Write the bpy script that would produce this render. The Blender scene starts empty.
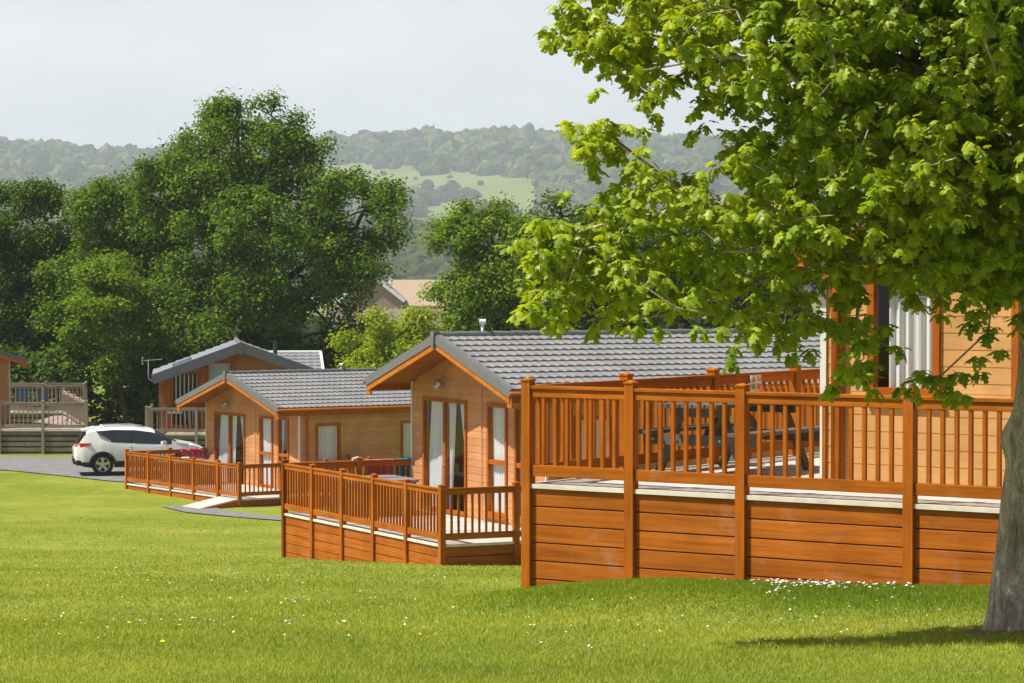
import bpy, bmesh, math, random
import numpy as np
from mathutils import Vector, Matrix
rnd = random.Random(11)
rng = np.random.default_rng(11)
C = bpy.context.scene.collection
PI = math.pi
R = math.radians

# ------------------------------------------------------------------ materials
def new_mat(name):
    m = bpy.data.materials.new(name); m.use_nodes = True
    nt = m.node_tree; nt.nodes.clear()
    out = nt.nodes.new('ShaderNodeOutputMaterial')
    return m, nt, out
def N(nt, t, **kw):
    n = nt.nodes.new(t)
    for k, v in kw.items():
        if k in n.inputs: n.inputs[k].default_value = v
        else: setattr(n, k, v)
    return n
def L(nt, a, b): nt.links.new(a, b)
def ramp(nt, fac, stops):
    r = nt.nodes.new('ShaderNodeValToRGB'); e = r.color_ramp.elements
    while len(e) < len(stops): e.new(.5)
    for i, (p, c) in enumerate(stops):
        e[i].position = p; e[i].color = (*c, 1) if len(c) == 3 else c
    L(nt, fac, r.inputs[0]); return r.outputs[0]
def coords(nt, scale=(1,1,1), kind='Object'):
    tc = N(nt, 'ShaderNodeTexCoord'); mp = N(nt, 'ShaderNodeMapping')
    mp.inputs['Scale'].default_value = scale
    L(nt, tc.outputs[kind], mp.inputs[0]); return mp.outputs[0]
def mixc(nt, fac, a, b, mode='MIX'):
    m = nt.nodes.new('ShaderNodeMix'); m.data_type = 'RGBA'; m.blend_type = mode
    for s, v in ((0, fac), (6, a), (7, b)):
        if hasattr(v, 'is_output'): L(nt, v, m.inputs[s])
        else: m.inputs[s].default_value = v if s == 0 else ((*v, 1) if len(v) == 3 else v)
    return m.outputs[2]
def simple(name, col, rough=.6, spec=.4, metal=0, var=.12, scale=6, bump=0, bscale=40, emit=None):
    m, nt, out = new_mat(name)
    p = N(nt, 'ShaderNodeBsdfPrincipled', Roughness=rough, Metallic=metal)
    p.inputs['Specular IOR Level'].default_value = spec
    nz = N(nt, 'ShaderNodeTexNoise', Scale=scale, Detail=6); L(nt, coords(nt), nz.inputs[0])
    c = mixc(nt, 1.0, col, ramp(nt, nz.outputs[0], [(.3, (1-var,)*3), (.7, (1+var*.3,)*3)]), 'MULTIPLY')
    L(nt, c, p.inputs[0])
    if bump:
        n2 = N(nt, 'ShaderNodeTexNoise', Scale=bscale, Detail=4); L(nt, coords(nt), n2.inputs[0])
        b = N(nt, 'ShaderNodeBump', Strength=bump, Distance=.02); L(nt, n2.outputs[0], b.inputs['Height']); L(nt, b.outputs[0], p.inputs['Normal'])
    L(nt, p.outputs[0], out.inputs[0]); return m
def wood(name, col, dark, scale, rough=.62, spec=.08, island=.18, bump=.25, stain=0.0, staincol=(.42,.28,.2)):
    """wood with stretched grain; scale = how fast it varies along x,y,z; every board its own tone"""
    m, nt, out = new_mat(name)
    p = N(nt, 'ShaderNodeBsdfPrincipled', Roughness=rough); p.inputs['Specular IOR Level'].default_value = spec
    geo = N(nt, 'ShaderNodeNewGeometry')
    tc = N(nt, 'ShaderNodeTexCoord')
    off = N(nt, 'ShaderNodeVectorMath', operation='SCALE'); L(nt, geo.outputs['Random Per Island'], off.inputs['Scale']); off.inputs[0].default_value = (31, 17, 23)
    add = N(nt, 'ShaderNodeVectorMath', operation='ADD'); L(nt, tc.outputs['Object'], add.inputs[0]); L(nt, off.outputs[0], add.inputs[1])
    mp = N(nt, 'ShaderNodeMapping'); mp.inputs['Scale'].default_value = scale; L(nt, add.outputs[0], mp.inputs[0])
    nz = N(nt, 'ShaderNodeTexNoise', Scale=1, Detail=8, Roughness=.65, Distortion=.6); L(nt, mp.outputs[0], nz.inputs[0])
    c = mixc(nt, ramp(nt, nz.outputs[0], [(.3, (0,0,0)), (.7, (1,1,1))]), dark, col)
    big = N(nt, 'ShaderNodeTexNoise', Scale=1.7, Detail=5); L(nt, tc.outputs['Object'], big.inputs[0])
    c = mixc(nt, 1.0, c, ramp(nt, big.outputs[0], [(.35, (.84,.82,.8)), (.65, (1.06,1.05,1.04))]), 'MULTIPLY')
    c = mixc(nt, 1.0, c, ramp(nt, geo.outputs['Random Per Island'], [(0, (1-island,)*3), (1, (1+island*.6,)*3)]), 'MULTIPLY')
    if stain:
        s = N(nt, 'ShaderNodeTexNoise', Scale=2.2, Detail=7, Roughness=.7); L(nt, tc.outputs['Object'], s.inputs[0])
        f = ramp(nt, s.outputs[0], [(.56, (0,0,0)), (.72, (stain,)*3)])
        c = mixc(nt, f, c, staincol)
    L(nt, c, p.inputs[0])
    b = N(nt, 'ShaderNodeBump', Strength=bump, Distance=.006); L(nt, nz.outputs[0], b.inputs['Height']); L(nt, b.outputs[0], p.inputs['Normal'])
    L(nt, p.outputs[0], out.inputs[0]); return m
def roof_mat(name, col):
    m, nt, out = new_mat(name); p = N(nt, 'ShaderNodeBsdfPrincipled', Roughness=.85); p.inputs['Specular IOR Level'].default_value = .12
    a = N(nt, 'ShaderNodeTexNoise', Scale=1.3, Detail=7, Roughness=.6); L(nt, coords(nt), a.inputs[0])
    c = mixc(nt, 1.0, col, ramp(nt, a.outputs[0], [(.3, (.80,.80,.82)), (.7, (1.10,1.09,1.07))]), 'MULTIPLY')
    b = N(nt, 'ShaderNodeTexNoise', Scale=17, Detail=3, Roughness=.6); L(nt, coords(nt), b.inputs[0])
    c = mixc(nt, ramp(nt, b.outputs[0], [(.66, (0,0,0)), (.72, (.55,)*3)]), c, (.42,.30,.20))
    d = N(nt, 'ShaderNodeTexNoise', Scale=1, Detail=4); L(nt, coords(nt, (1.2, 9, 9)), d.inputs[0])
    c = mixc(nt, ramp(nt, d.outputs[0], [(.56, (0,0,0)), (.70, (.35,)*3)]), c, (.15,.15,.14))
    L(nt, c, p.inputs[0]); L(nt, p.outputs[0], out.inputs[0]); return m
def leaf_mat(name, cols, trans=.45, gloss=.06, rough=.45, tcol=(1.25,1.2,.45)):
    m, nt, out = new_mat(name)
    geo = N(nt, 'ShaderNodeNewGeometry')
    c = ramp(nt, geo.outputs['Random Per Island'], [(i/(len(cols)-1), k) for i, k in enumerate(cols)])
    big = N(nt, 'ShaderNodeTexNoise', Scale=.55, Detail=4); L(nt, coords(nt), big.inputs[0])
    c = mixc(nt, 1.0, c, ramp(nt, big.outputs[0], [(.35, (.82,.88,.9)), (.65, (1.12,1.06,.9))]), 'MULTIPLY')
    d = N(nt, 'ShaderNodeBsdfDiffuse'); L(nt, c, d.inputs[0])
    t = N(nt, 'ShaderNodeBsdfTranslucent'); L(nt, mixc(nt, 1.0, c, tcol, 'MULTIPLY'), t.inputs[0])
    g = N(nt, 'ShaderNodeBsdfGlossy', Roughness=rough); g.inputs[0].default_value = (1,1,1,1)
    a = N(nt, 'ShaderNodeMixShader'); a.inputs[0].default_value = trans; L(nt, d.outputs[0], a.inputs[1]); L(nt, t.outputs[0], a.inputs[2])
    b = N(nt, 'ShaderNodeMixShader'); b.inputs[0].default_value = gloss; L(nt, a.outputs[0], b.inputs[1]); L(nt, g.outputs[0], b.inputs[2])
    L(nt, b.outputs[0], out.inputs[0]); return m
def glass_mat(name, tint=(.75,.8,.82), refl=.03):
    m, nt, out = new_mat(name)
    t = N(nt, 'ShaderNodeBsdfTransparent'); t.inputs[0].default_value = (*tint, 1)
    g = N(nt, 'ShaderNodeBsdfGlossy', Roughness=.03); g.inputs[0].default_value = (.9,.95,1,1)
    lw = N(nt, 'ShaderNodeLayerWeight', Blend=.5); pw = N(nt, 'ShaderNodeMath', operation='POWER'); L(nt, lw.outputs['Facing'], pw.inputs[0]); pw.inputs[1].default_value = 4.0
    r = N(nt, 'ShaderNodeMath', operation='MULTIPLY_ADD'); L(nt, pw.outputs[0], r.inputs[0]); r.inputs[1].default_value = .6; r.inputs[2].default_value = refl
    x = N(nt, 'ShaderNodeMixShader'); L(nt, r.outputs[0], x.inputs[0]); L(nt, t.outputs[0], x.inputs[1]); L(nt, g.outputs[0], x.inputs[2])
    L(nt, x.outputs[0], out.inputs[0]); return m

WC, WD = (.54,.160,.013), (.31,.078,.005)
M = {}
M['wood_along_y'] = wood('stained_wood_along_y', WC, WD, (15, 1.1, 26), stain=.35, staincol=(.50,.24,.08))
M['wood_along_x'] = wood('stained_wood_along_x', WC, WD, (1.1, 15, 26), stain=.35, staincol=(.50,.24,.08))
M['wood_up'] = wood('stained_wood_upright', WC, WD, (24, 24, 1.4), island=.20, stain=.3, staincol=(.50,.24,.08))
M['wood_skirt_y'] = wood('stained_skirt_along_y', (.54,.164,.018), (.30,.080,.008), (12, .9, 22), stain=.42, island=.16)
M['wood_skirt_x'] = wood('stained_skirt_along_x', (.54,.164,.018), (.30,.080,.008), (.9, 12, 22), stain=.42, island=.16)
M['frame'] = wood('window_frame_wood', (.44,.13,.016), (.33,.085,.01), (14, 14, 3), island=.08)
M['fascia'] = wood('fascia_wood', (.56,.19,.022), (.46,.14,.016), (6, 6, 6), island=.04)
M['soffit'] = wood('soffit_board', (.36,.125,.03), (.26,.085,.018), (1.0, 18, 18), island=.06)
M['siding'] = wood('lodge_siding', (.63,.305,.135), (.54,.25,.108), (2.2, 2.2, 26), rough=.75, spec=.15, island=.10, bump=.35)
M['siding_near'] = wood('near_lodge_siding', (.66,.365,.135), (.57,.305,.108), (2.2, 2.2, 30), rough=.75, spec=.15, island=.07, bump=.35)
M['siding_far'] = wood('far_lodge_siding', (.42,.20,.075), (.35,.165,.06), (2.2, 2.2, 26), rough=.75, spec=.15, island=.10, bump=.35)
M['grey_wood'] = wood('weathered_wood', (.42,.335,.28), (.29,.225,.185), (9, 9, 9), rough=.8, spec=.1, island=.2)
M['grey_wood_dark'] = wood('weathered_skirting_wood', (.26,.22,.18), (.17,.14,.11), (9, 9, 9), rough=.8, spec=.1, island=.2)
M['deck_floor'] = wood('pale_deck_board', (.62,.58,.52), (.50,.46,.41), (2, 14, 9), rough=.7, spec=.2, island=.10)
M['trim'] = simple('cream_edge_strip', (.74,.68,.55), .7, .1, var=.2)
M['roof'] = roof_mat('grey_roof_tile', (.245,.240,.238))
M['roof_far'] = simple('far_grey_roof', (.24,.245,.26), .6, .35, var=.2, scale=2)
M['verge'] = simple('grey_verge_trim', (.165,.165,.165), .7, .15, var=.12)
M['verge_far'] = simple('bluegrey_verge_trim', (.15,.15,.175), .5, .3, var=.1)
M['white_trim'] = simple('off_white_trim', (.72,.69,.62), .5, var=.1)
M['white'] = simple('white_plastic', (.78,.78,.78), .4, var=.05)
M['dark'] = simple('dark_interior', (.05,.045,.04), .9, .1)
M['inner'] = simple('interior_wall', (.22,.18,.14), .9, .1)
M['glass'] = glass_mat('window_glass', (.95,.96,.96), .02)
M['glass_dark'] = glass_mat('tinted_glass', (.30,.32,.34), .10)
M['picnic'] = wood('aged_dark_timber', (.15,.13,.105), (.085,.075,.06), (7, 7, 7), rough=.8, spec=.2, island=.25)
M['metal'] = simple('galvanised_metal', (.55,.56,.57), .35, .5, metal=.8, var=.1)
M['dark_metal'] = simple('dark_metal', (.06,.06,.065), .4, .5, metal=.4)
M['tarmac'] = simple('tarmac', (.235,.225,.22), .9, .1, var=.25, scale=3, bump=.5, bscale=120)
M['path'] = simple('path_tarmac', (.24,.23,.22), .9, .1, var=.3, scale=4, bump=.5, bscale=120)
M['car_white'] = simple('white_car_paint', (.78,.79,.80), .18, .5, var=.03)
M['car_black'] = simple('black_cladding', (.022,.022,.024), .55, .3)
M['tyre'] = simple('tyre_rubber', (.02,.02,.02), .8, .2)
M['alloy'] = simple('alloy', (.55,.55,.56), .3, .5, metal=.7)
M['red_lens'] = simple('red_lens', (.5,.015,.02), .15, .6)
M['amber_lens'] = simple('amber_lens', (.7,.28,.03), .2, .6)
M['yellow_plate'] = simple('yellow_plate', (.75,.45,.04), .4)
M['tub'] = wood('hot_tub_cabinet', (.17,.10,.055), (.11,.06,.03), (6, 6, 16))
M['tub_cover'] = simple('grey_vinyl_cover', (.24,.235,.23), .6, .2, var=.25)
M['bark'] = simple('grey_bark', (.22,.19,.15), .9, .1, var=.5, scale=9, bump=1.0, bscale=28)
M['bark_dark'] = simple('dark_bark', (.075,.055,.04), .95, .05, var=.4, scale=3, bump=.8, bscale=12)

def curtain_mat():
    m, nt, out = new_mat('white_voile')
    d = N(nt, 'ShaderNodeBsdfDiffuse'); d.inputs[0].default_value = (.92,.92,.92,1)
    t = N(nt, 'ShaderNodeBsdfTranslucent'); t.inputs[0].default_value = (.8,.8,.8,1)
    a = N(nt, 'ShaderNodeMixShader'); a.inputs[0].default_value = .25
    L(nt, d.outputs[0], a.inputs[1]); L(nt, t.outputs[0], a.inputs[2]); L(nt, a.outputs[0], out.inputs[0]); return m
M['curtain'] = curtain_mat()
def bark_young():
    m, nt, out = new_mat('sycamore_bark')
    p = N(nt, 'ShaderNodeBsdfPrincipled', Roughness=.9); p.inputs['Specular IOR Level'].default_value = .1
    n1 = N(nt, 'ShaderNodeTexNoise', Scale=1, Detail=9, Roughness=.7, Distortion=1.2); L(nt, coords(nt, (9,9,3.2)), n1.inputs[0])
    n2 = N(nt, 'ShaderNodeTexNoise', Scale=3.2, Detail=6); L(nt, coords(nt), n2.inputs[0])
    c = ramp(nt, n1.outputs[0], [(.28, (.11,.075,.05)), (.42, (.34,.265,.19)), (.56, (.56,.46,.36)), (.72,(.80,.71,.60))])
    c = mixc(nt, ramp(nt, n2.outputs[0], [(.5,(0,0,0)),(.72,(.22,)*3)]), c, (.16,.18,.075))
    v = N(nt, 'ShaderNodeTexVoronoi', Scale=1); v.feature = 'DISTANCE_TO_EDGE'; L(nt, coords(nt, (26,26,8)), v.inputs[0])
    fine_ = N(nt, 'ShaderNodeTexNoise', Scale=1, Detail=6, Roughness=.75); L(nt, coords(nt, (60,60,40)), fine_.inputs[0])
    c = mixc(nt, 1.0, c, ramp(nt, v.outputs[0], [(.0, (.74,.72,.70)), (.07, (1,1,1))]), 'MULTIPLY')
    c = mixc(nt, 1.0, c, ramp(nt, fine_.outputs[0], [(.3, (.7,.7,.7)), (.7, (1.2,1.2,1.2))]), 'MULTIPLY')
    L(nt, c, p.inputs[0])
    ad = N(nt, 'ShaderNodeMath', operation='ADD'); L(nt, n1.outputs[0], ad.inputs[0]); L(nt, v.outputs[0], ad.inputs[1])
    b = N(nt, 'ShaderNodeBump', Strength=.8, Distance=.02); L(nt, ad.outputs[0], b.inputs['Height']); L(nt, b.outputs[0], p.inputs['Normal'])
    L(nt, p.outputs[0], out.inputs[0]); return m
M['bark_near'] = bark_young()
M['leaf_near'] = leaf_mat('maple_leaf', [(.19,.29,.010), (.27,.38,.014), (.36,.46,.020), (.48,.56,.05)], .52, .02, .45, (1.35,1.2,.45))
M['leaf_oak'] = leaf_mat('oak_leaf', [(.065,.125,.007), (.10,.180,.009), (.14,.235,.012), (.20,.31,.02)], .38, .008, .6, (1.3,1.2,.4))
M['leaf_dark'] = leaf_mat('dark_leaf', [(.038,.080,.007), (.060,.115,.008), (.088,.155,.010), (.12,.20,.014)], .34, .008, .6, (1.3,1.2,.4))
M['leaf_mid'] = leaf_mat('mid_leaf', [(.10,.18,.007), (.15,.25,.010), (.20,.31,.014), (.27,.37,.025)], .45, .008, .55, (1.3,1.2,.4))
M['leaf_lime'] = leaf_mat('lime_leaf', [(.18,.27,.01), (.26,.36,.014), (.34,.43,.02), (.42,.48,.03)], .5, .008, .5, (1.3,1.2,.4))

# ------------------------------------------------------------------ mesh helpers
def link(o, parent=None):
    C.objects.link(o)
    if parent is not None: o.parent = parent
    return o
def empty(name, loc=(0,0,0), rz=0, parent=None):
    o = bpy.data.objects.new(name, None); o.location = loc; o.rotation_euler = (0,0,rz); o.empty_display_size = .3
    return link(o, parent)
def tag(o, label=None, cat=None, group=None, kind=None):
    if label: o['label'] = label
    if cat: o['category'] = cat
    if group: o['group'] = group
    if kind: o['kind'] = kind
    return o
class MB:
    def __init__(s): s.v = []; s.f = []; s.m = []
    def face(s, pts, m=0):
        i = len(s.v); s.v += [tuple(p) for p in pts]; s.f.append(tuple(range(i, i+len(pts)))); s.m.append(m)
    def hexa(s, p, m=0):
        """p: 8 corners, bottom ring 0-3 then top ring 4-7"""
        i = len(s.v); s.v += [tuple(q) for q in p]
        for f in ((3,2,1,0),(4,5,6,7),(0,1,5,4),(1,2,6,5),(2,3,7,6),(3,0,4,7)):
            s.f.append(tuple(i+k for k in f)); s.m.append(m)
    def box(s, x0, x1, y0, y1, z0, z1, m=0):
        if x0 > x1: x0, x1 = x1, x0
        if y0 > y1: y0, y1 = y1, y0
        s.hexa([(x0,y0,z0),(x1,y0,z0),(x1,y1,z0),(x0,y1,z0),(x0,y0,z1),(x1,y0,z1),(x1,y1,z1),(x0,y1,z1)], m)
    def beam(s, p0, p1, w, h, up=(0,0,1), m=0):
        """box from p0 to p1, w across, h along up, centred"""
        p0 = Vector(p0); p1 = Vector(p1); d = (p1-p0).normalized(); up = Vector(up)
        side = d.cross(up).normalized(); u = side.cross(d).normalized()
        a = side*w/2; b = u*h/2
        s.hexa([p0-a-b, p0+a-b, p1+a-b, p1-a-b, p0-a+b, p0+a+b, p1+a+b, p1-a+b], m)
    def tube(s, pts, rads, n=8, m=0, cap=True):
        pts = [Vector(p) for p in pts]
        if not hasattr(rads, '__len__'): rads = [rads]*len(pts)
        base = len(s.v); ref = None
        for k, p in enumerate(pts):
            d = (pts[min(k+1, len(pts)-1)]-pts[max(k-1, 0)]).normalized()
            if ref is None: ref = Vector((1,0,0)) if abs(d.x) < .8 else Vector((0,1,0))
            a = (ref-d*ref.dot(d)).normalized(); ref = a; b = d.cross(a)
            for j in range(n):
                t = 2*PI*j/n; s.v.append(tuple(p+(a*math.cos(t)+b*math.sin(t))*rads[k]))
        for k in range(len(pts)-1):
            for j in range(n):
                j2 = (j+1) % n
                s.f.append((base+k*n+j, base+k*n+j2, base+(k+1)*n+j2, base+(k+1)*n+j)); s.m.append(m)
        if cap:
            s.f.append(tuple(base+j for j in range(n-1,-1,-1))); s.m.append(m)
            s.f.append(tuple(base+(len(pts)-1)*n+j for j in range(n))); s.m.append(m)
    def build(s, name, mats, parent=None, smooth=False, bevel=0):
        me = bpy.data.meshes.new(name); me.from_pydata(s.v, [], s.f)
        if not isinstance(mats, (list, tuple)): mats = [mats]
        for mm in mats: me.materials.append(mm)
        if len(mats) > 1: me.polygons.foreach_set('material_index', s.m)
        if smooth: me.polygons.foreach_set('use_smooth', [True]*len(me.polygons))
        me.update()
        o = bpy.data.objects.new(name, me); link(o, parent)
        if bevel:
            b = o.modifiers.new('bevel', 'BEVEL'); b.width = bevel; b.segments = 2; b.limit_method = 'ANGLE'
        return o
def np_mesh(name, V, F, mat, parent=None, smooth=False):
    """V (n,3); F list of (m,k) arrays of faces"""
    me = bpy.data.meshes.new(name)
    if not isinstance(F, list): F = [F]
    me.vertices.add(len(V)); me.vertices.foreach_set('co', np.ascontiguousarray(V, dtype=np.float32).ravel())
    loops = np.concatenate([f.ravel() for f in F]).astype(np.int32)
    tot = np.concatenate([np.full(len(f), f.shape[1]) for f in F]).astype(np.int32)
    st = np.concatenate([[0], np.cumsum(tot)[:-1]]).astype(np.int32)
    me.loops.add(len(loops)); me.loops.foreach_set('vertex_index', loops)
    me.polygons.add(len(tot)); me.polygons.foreach_set('loop_start', st)
    me.polygons.foreach_set('use_smooth', np.full(len(tot), smooth))
    me.materials.append(mat); me.update(calc_edges=True); me.validate()
    return link(bpy.data.objects.new(name, me), parent)

# ------------------------------------------------------------------ ground
gY = [-60, 0, 20, 24, 28.7, 50, 57, 82, 88, 92, 140, 200, 330, 500, 650, 780, 900, 960, 1150, 1400, 1700, 1950, 2100, 2250, 3200]
gZ = [1, -1.65, -2.66, -3.03, -3.46, -5.17, -5.84, -6.97, -6.78, -6.58, -7.0, -9, -9.5, -14, -12, -2, 9, 10, 4, 24, 52, 78, 91, 96, 86]
FK = 1.9      # stretch of everything beyond 500 m
gZ = [z if y < 500 else z*(1+(FK-1)*min(1, (y-330)/570)) for y, z in zip(gY, gZ)]
gY = [y if y < 500 else y*(1+(FK-1)*min(1, (y-330)/570)) for y in gY]
def ground(x, y):
    x = np.asarray(x, float); y = np.asarray(y, float)
    z = np.interp(y, gY, gZ)
    k = np.exp(-(np.maximum(y-34, 0)/8)**2)
    z = sum(np.interp(y+q, gY, gZ) for q in (-3.4,-1.7,0,1.7,3.4))/5*k+sum(np.interp(y+q, gY, gZ) for q in (-7,-4.5,-2,0,2,4.5,7))/7*(1-k)
    dx, dy = x-.165, y-28.662; bb = dx*.5788+dy*.8155; aa = -dx*.8155+dy*.5788      # bank along the foot of the high deck
    z = z+.31/(1+np.exp(np.clip((aa-.15)/.85, -30, 30)))*np.exp(-(bb/1.9)**2)
    z = z+.05*np.sin(x*.7+1)*np.cos(y*.45)*np.exp(-((y-30)/25)**2)
    far = np.clip((y-900)/1700, 0, 1)
    z = z+far*FK*(5*np.sin(x/150/FK+.6)+4*np.sin(x/61/FK+y/240/FK))
    z = z-np.clip((y-1500)/600, 0, 1)*(x/900*0)
    return z
def gz(x, y): return float(ground(x, y))

ys = np.concatenate([np.linspace(-50, 12, 20), np.linspace(13, 62, 140), np.linspace(63, 140, 110), np.geomspace(145, 6300, 130)])
ss = np.concatenate([np.linspace(-1.2, -.42, 14), np.linspace(-.40, .40, 150), np.linspace(.42, 1.2, 14)])
YY, SS = np.meshgrid(ys, ss, indexing='ij')
XX = SS*(np.maximum(YY, 0)+30)
ZZ = ground(XX, YY)
nr, nc = YY.shape
idx = np.arange(nr*nc).reshape(nr, nc)
Fg = np.stack([idx[:-1,:-1], idx[:-1,1:], idx[1:,1:], idx[1:,:-1]], -1).reshape(-1, 4)
def lawn_mat():
    m, nt, out = new_mat('lawn_and_fields')
    p = N(nt, 'ShaderNodeBsdfPrincipled', Roughness=.9); p.inputs['Specular IOR Level'].default_value = .08
    co = coords(nt)
    a = N(nt, 'ShaderNodeTexNoise', Scale=.28, Detail=8, Roughness=.6); L(nt, co, a.inputs[0])
    b = N(nt, 'ShaderNodeTexNoise', Scale=3.5, Detail=8, Roughness=.7); L(nt, coords(nt, (1,.5,1)), b.inputs[0])
    f = N(nt, 'ShaderNodeTexNoise', Scale=38, Detail=4, Roughness=.7); L(nt, co, f.inputs[0])
    c = ramp(nt, a.outputs[0], [(.32, (.18,.235,.024)), (.5, (.24,.28,.034)), (.68, (.32,.325,.06))])
    c = mixc(nt, 1.0, c, ramp(nt, b.outputs[0], [(.3, (.78,.82,.8)), (.7, (1.15,1.1,1.0))]), 'MULTIPLY')
    c = mixc(nt, 1.0, c, ramp(nt, f.outputs[0], [(.25, (.75,.78,.75)), (.7, (1.12,1.1,1.08))]), 'MULTIPLY')
    far = N(nt, 'ShaderNodeTexNoise', Scale=.006, Detail=6); L(nt, co, far.inputs[0])
    cf = ramp(nt, far.outputs[0], [(.35, (.12,.16,.035)), (.5, (.17,.205,.045)), (.66, (.20,.21,.06))])
    sp = N(nt, 'ShaderNodeSeparateXYZ'); L(nt, co, sp.inputs[0])
    mr = N(nt, 'ShaderNodeMapRange'); L(nt, sp.outputs[1], mr.inputs[0]); mr.inputs[1].default_value = 130; mr.inputs[2].default_value = 320
    c = mixc(nt, mr.outputs[0], c, cf)
    L(nt, c, p.inputs[0])
    bb = N(nt, 'ShaderNodeBump', Strength=.7, Distance=.04); L(nt, f.outputs[0], bb.inputs['Height']); L(nt, bb.outputs[0], p.inputs['Normal'])
    L(nt, p.outputs[0], out.inputs[0]); return m
g = np_mesh('ground', np.stack([XX, YY, ZZ], -1).reshape(-1, 3), Fg, lawn_mat(), smooth=True)
tag(g, 'bright green lawn sloping down to the lodges', 'lawn', kind='structure')

def strip(name, left, right, mat, lift, n=60):
    """a sheet between two polylines, laid on the ground"""
    def samp(poly, t):
        poly = [Vector(p) for p in poly]; d = [0]
        for a, b in zip(poly, poly[1:]): d.append(d[-1]+(b-a).length)
        return np.array([np.interp(t*d[-1], d, [p.x for p in poly]), np.interp(t*d[-1], d, [p.y for p in poly])]).T
    t = np.linspace(0, 1, n); A = samp(left, t); B = samp(right, t); K = 8
    P = []
    for k in range(K+1): P.append(A+(B-A)*k/K)
    P = np.array(P); Z = ground(P[...,0], P[...,1])+lift
    V = np.concatenate([P, Z[...,None]], -1).reshape(-1, 3); ix = np.arange((K+1)*n).reshape(K+1, n)
    F = np.stack([ix[:-1,:-1], ix[:-1,1:], ix[1:,1:], ix[1:,:-1]], -1).reshape(-1, 4)
    return np_mesh(name, V, F, mat)
tag(strip('road', [(-70,100.5),(-30,97),(-17,94.6),(-13,90.5),(-11.5,89.5),(20,86.5)], [(-70,108),(-30,104),(-17,101.6),(-12,99.5),(-6,98.8),(20,97)], M['tarmac'], .03, 140),
    'grey tarmac road passing behind the white car', 'road', kind='structure')
tag(strip('footpath', [(-10.2,81.8),(-9.2,79.4),(-6.3,75.6),(-2,74.6),(2,75)], [(-9.0,82.9),(-8.3,80.4),(-6.0,76.7),(-2,75.6),(2,76)], M['path'], .03, 50),
    'narrow grey tarmac path leading from the ramp', 'path', kind='structure')

# ------------------------------------------------------------------ lodge module (x back, y left, z up from the floor)
def board_wall(mb, p0, p1, z0, top, openings=(), bh=.165, depth=.012, m=0):
    """boards on a wall running p0->p1 seen from outside left->right. top: float or f(s)->limits for z; openings (s0,s1,za,zb)"""
    p0 = Vector((*p0, 0)); p1 = Vector((*p1, 0)); Ln = (p1-p0).length; d = (p1-p0)/Ln
    n = d.cross(Vector((0,0,1)))
    zmax, lim = top
    def P(s, z, o): 
        q = p0+d*s+n*o; return (q.x, q.y, z)
    k = 0
    z = z0
    while z < zmax-1e-4:
        zt = min(z+bh, zmax)
        cuts = sorted({z, zt} | {c for o in openings for c in (o[2], o[3]) if z < c < zt} | ({z+.009} if zt-z > .03 else set()))
        for a, b in zip(cuts, cuts[1:]):
            ga = b <= z+.0091
            spans = [(0, Ln)]
            for o in openings:
                if o[2] < b-1e-5 and o[3] > a+1e-5:
                    ns = []
                    for s0, s1 in spans:
                        if o[1] <= s0 or o[0] >= s1: ns.append((s0, s1)); continue
                        if o[0] > s0: ns.append((s0, o[0]))
                        if o[1] < s1: ns.append((o[1], s1))
                    spans = ns
            la = lim(a); lb = lim(b)
            for s0, s1 in spans:
                a0, a1 = max(s0, la[0]), min(s1, la[1]); b0, b1 = max(s0, lb[0]), min(s1, lb[1])
                if a1 <= a0: continue
                if b1 < b0: b0 = b1 = (b0+b1)/2
                oa, ob = (depth*.25, depth) if ga else (depth, depth*.8)
                mb.face([P(a0,a,oa), P(a1,a,oa), P(b1,b,ob), P(b0,b,ob)], m)
                if not ga and abs(b-zt) < 1e-6:   # small ledge above the board
                    mb.face([P(b0,b,ob), P(b1,b,ob), P(b1,b,depth*.25), P(b0,b,depth*.25)], m)
        z = zt
def flat(zmax): return (zmax, lambda z: (-1e3, 1e3))

def frame_ring(mb, O, d, n, s0, s1, z0, z1, w, pro, dep, m=0):
    """rectangular frame on a wall: O origin of s, d along, n outwards; pro = proud, dep = depth inside"""
    def bx(a0, a1, b0, b1, p=pro):
        q = [O+d*a0-n*dep, O+d*a1-n*dep, O+d*a1+n*p, O+d*a0+n*p]
        mb.hexa([(v.x, v.y, b0) for v in q]+[(v.x, v.y, b1) for v in q], m)
    bx(s0, s0+w, z0+w, z1-w); bx(s1-w, s1, z0+w, z1-w); bx(s0, s1, z1-w, z1); bx(s0, s1, z0, z0+w)
def curtain_mesh(mb, O, d, n, lo, hi, z0, z1, amp=.026, per=.11, dep=.085):
    """lo(t), hi(t) -> s limits with t 0 bottom..1 top"""
    ns, nz = 36, 10
    base = len(mb.v); ph = rnd.random()*6
    for i in range(nz+1):
        t = i/nz; a, b = lo(t), hi(t)
        for j in range(ns+1):
            s = a+(b-a)*j/ns; ph2 = 2*PI*j/ns*(hi(1)-lo(1))/per+ph
            o = -dep+amp*math.sin(ph2)+.4*amp*math.sin(2.3*ph2+1)
            q = O+d*s+n*o; mb.v.append((q.x, q.y, z0+(z1-z0)*t))
    for i in range(nz):
        for j in range(ns):
            k = base+i*(ns+1)+j; mb.f.append((k, k+1, k+ns+2, k+ns+1)); mb.m.append(0)

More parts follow.
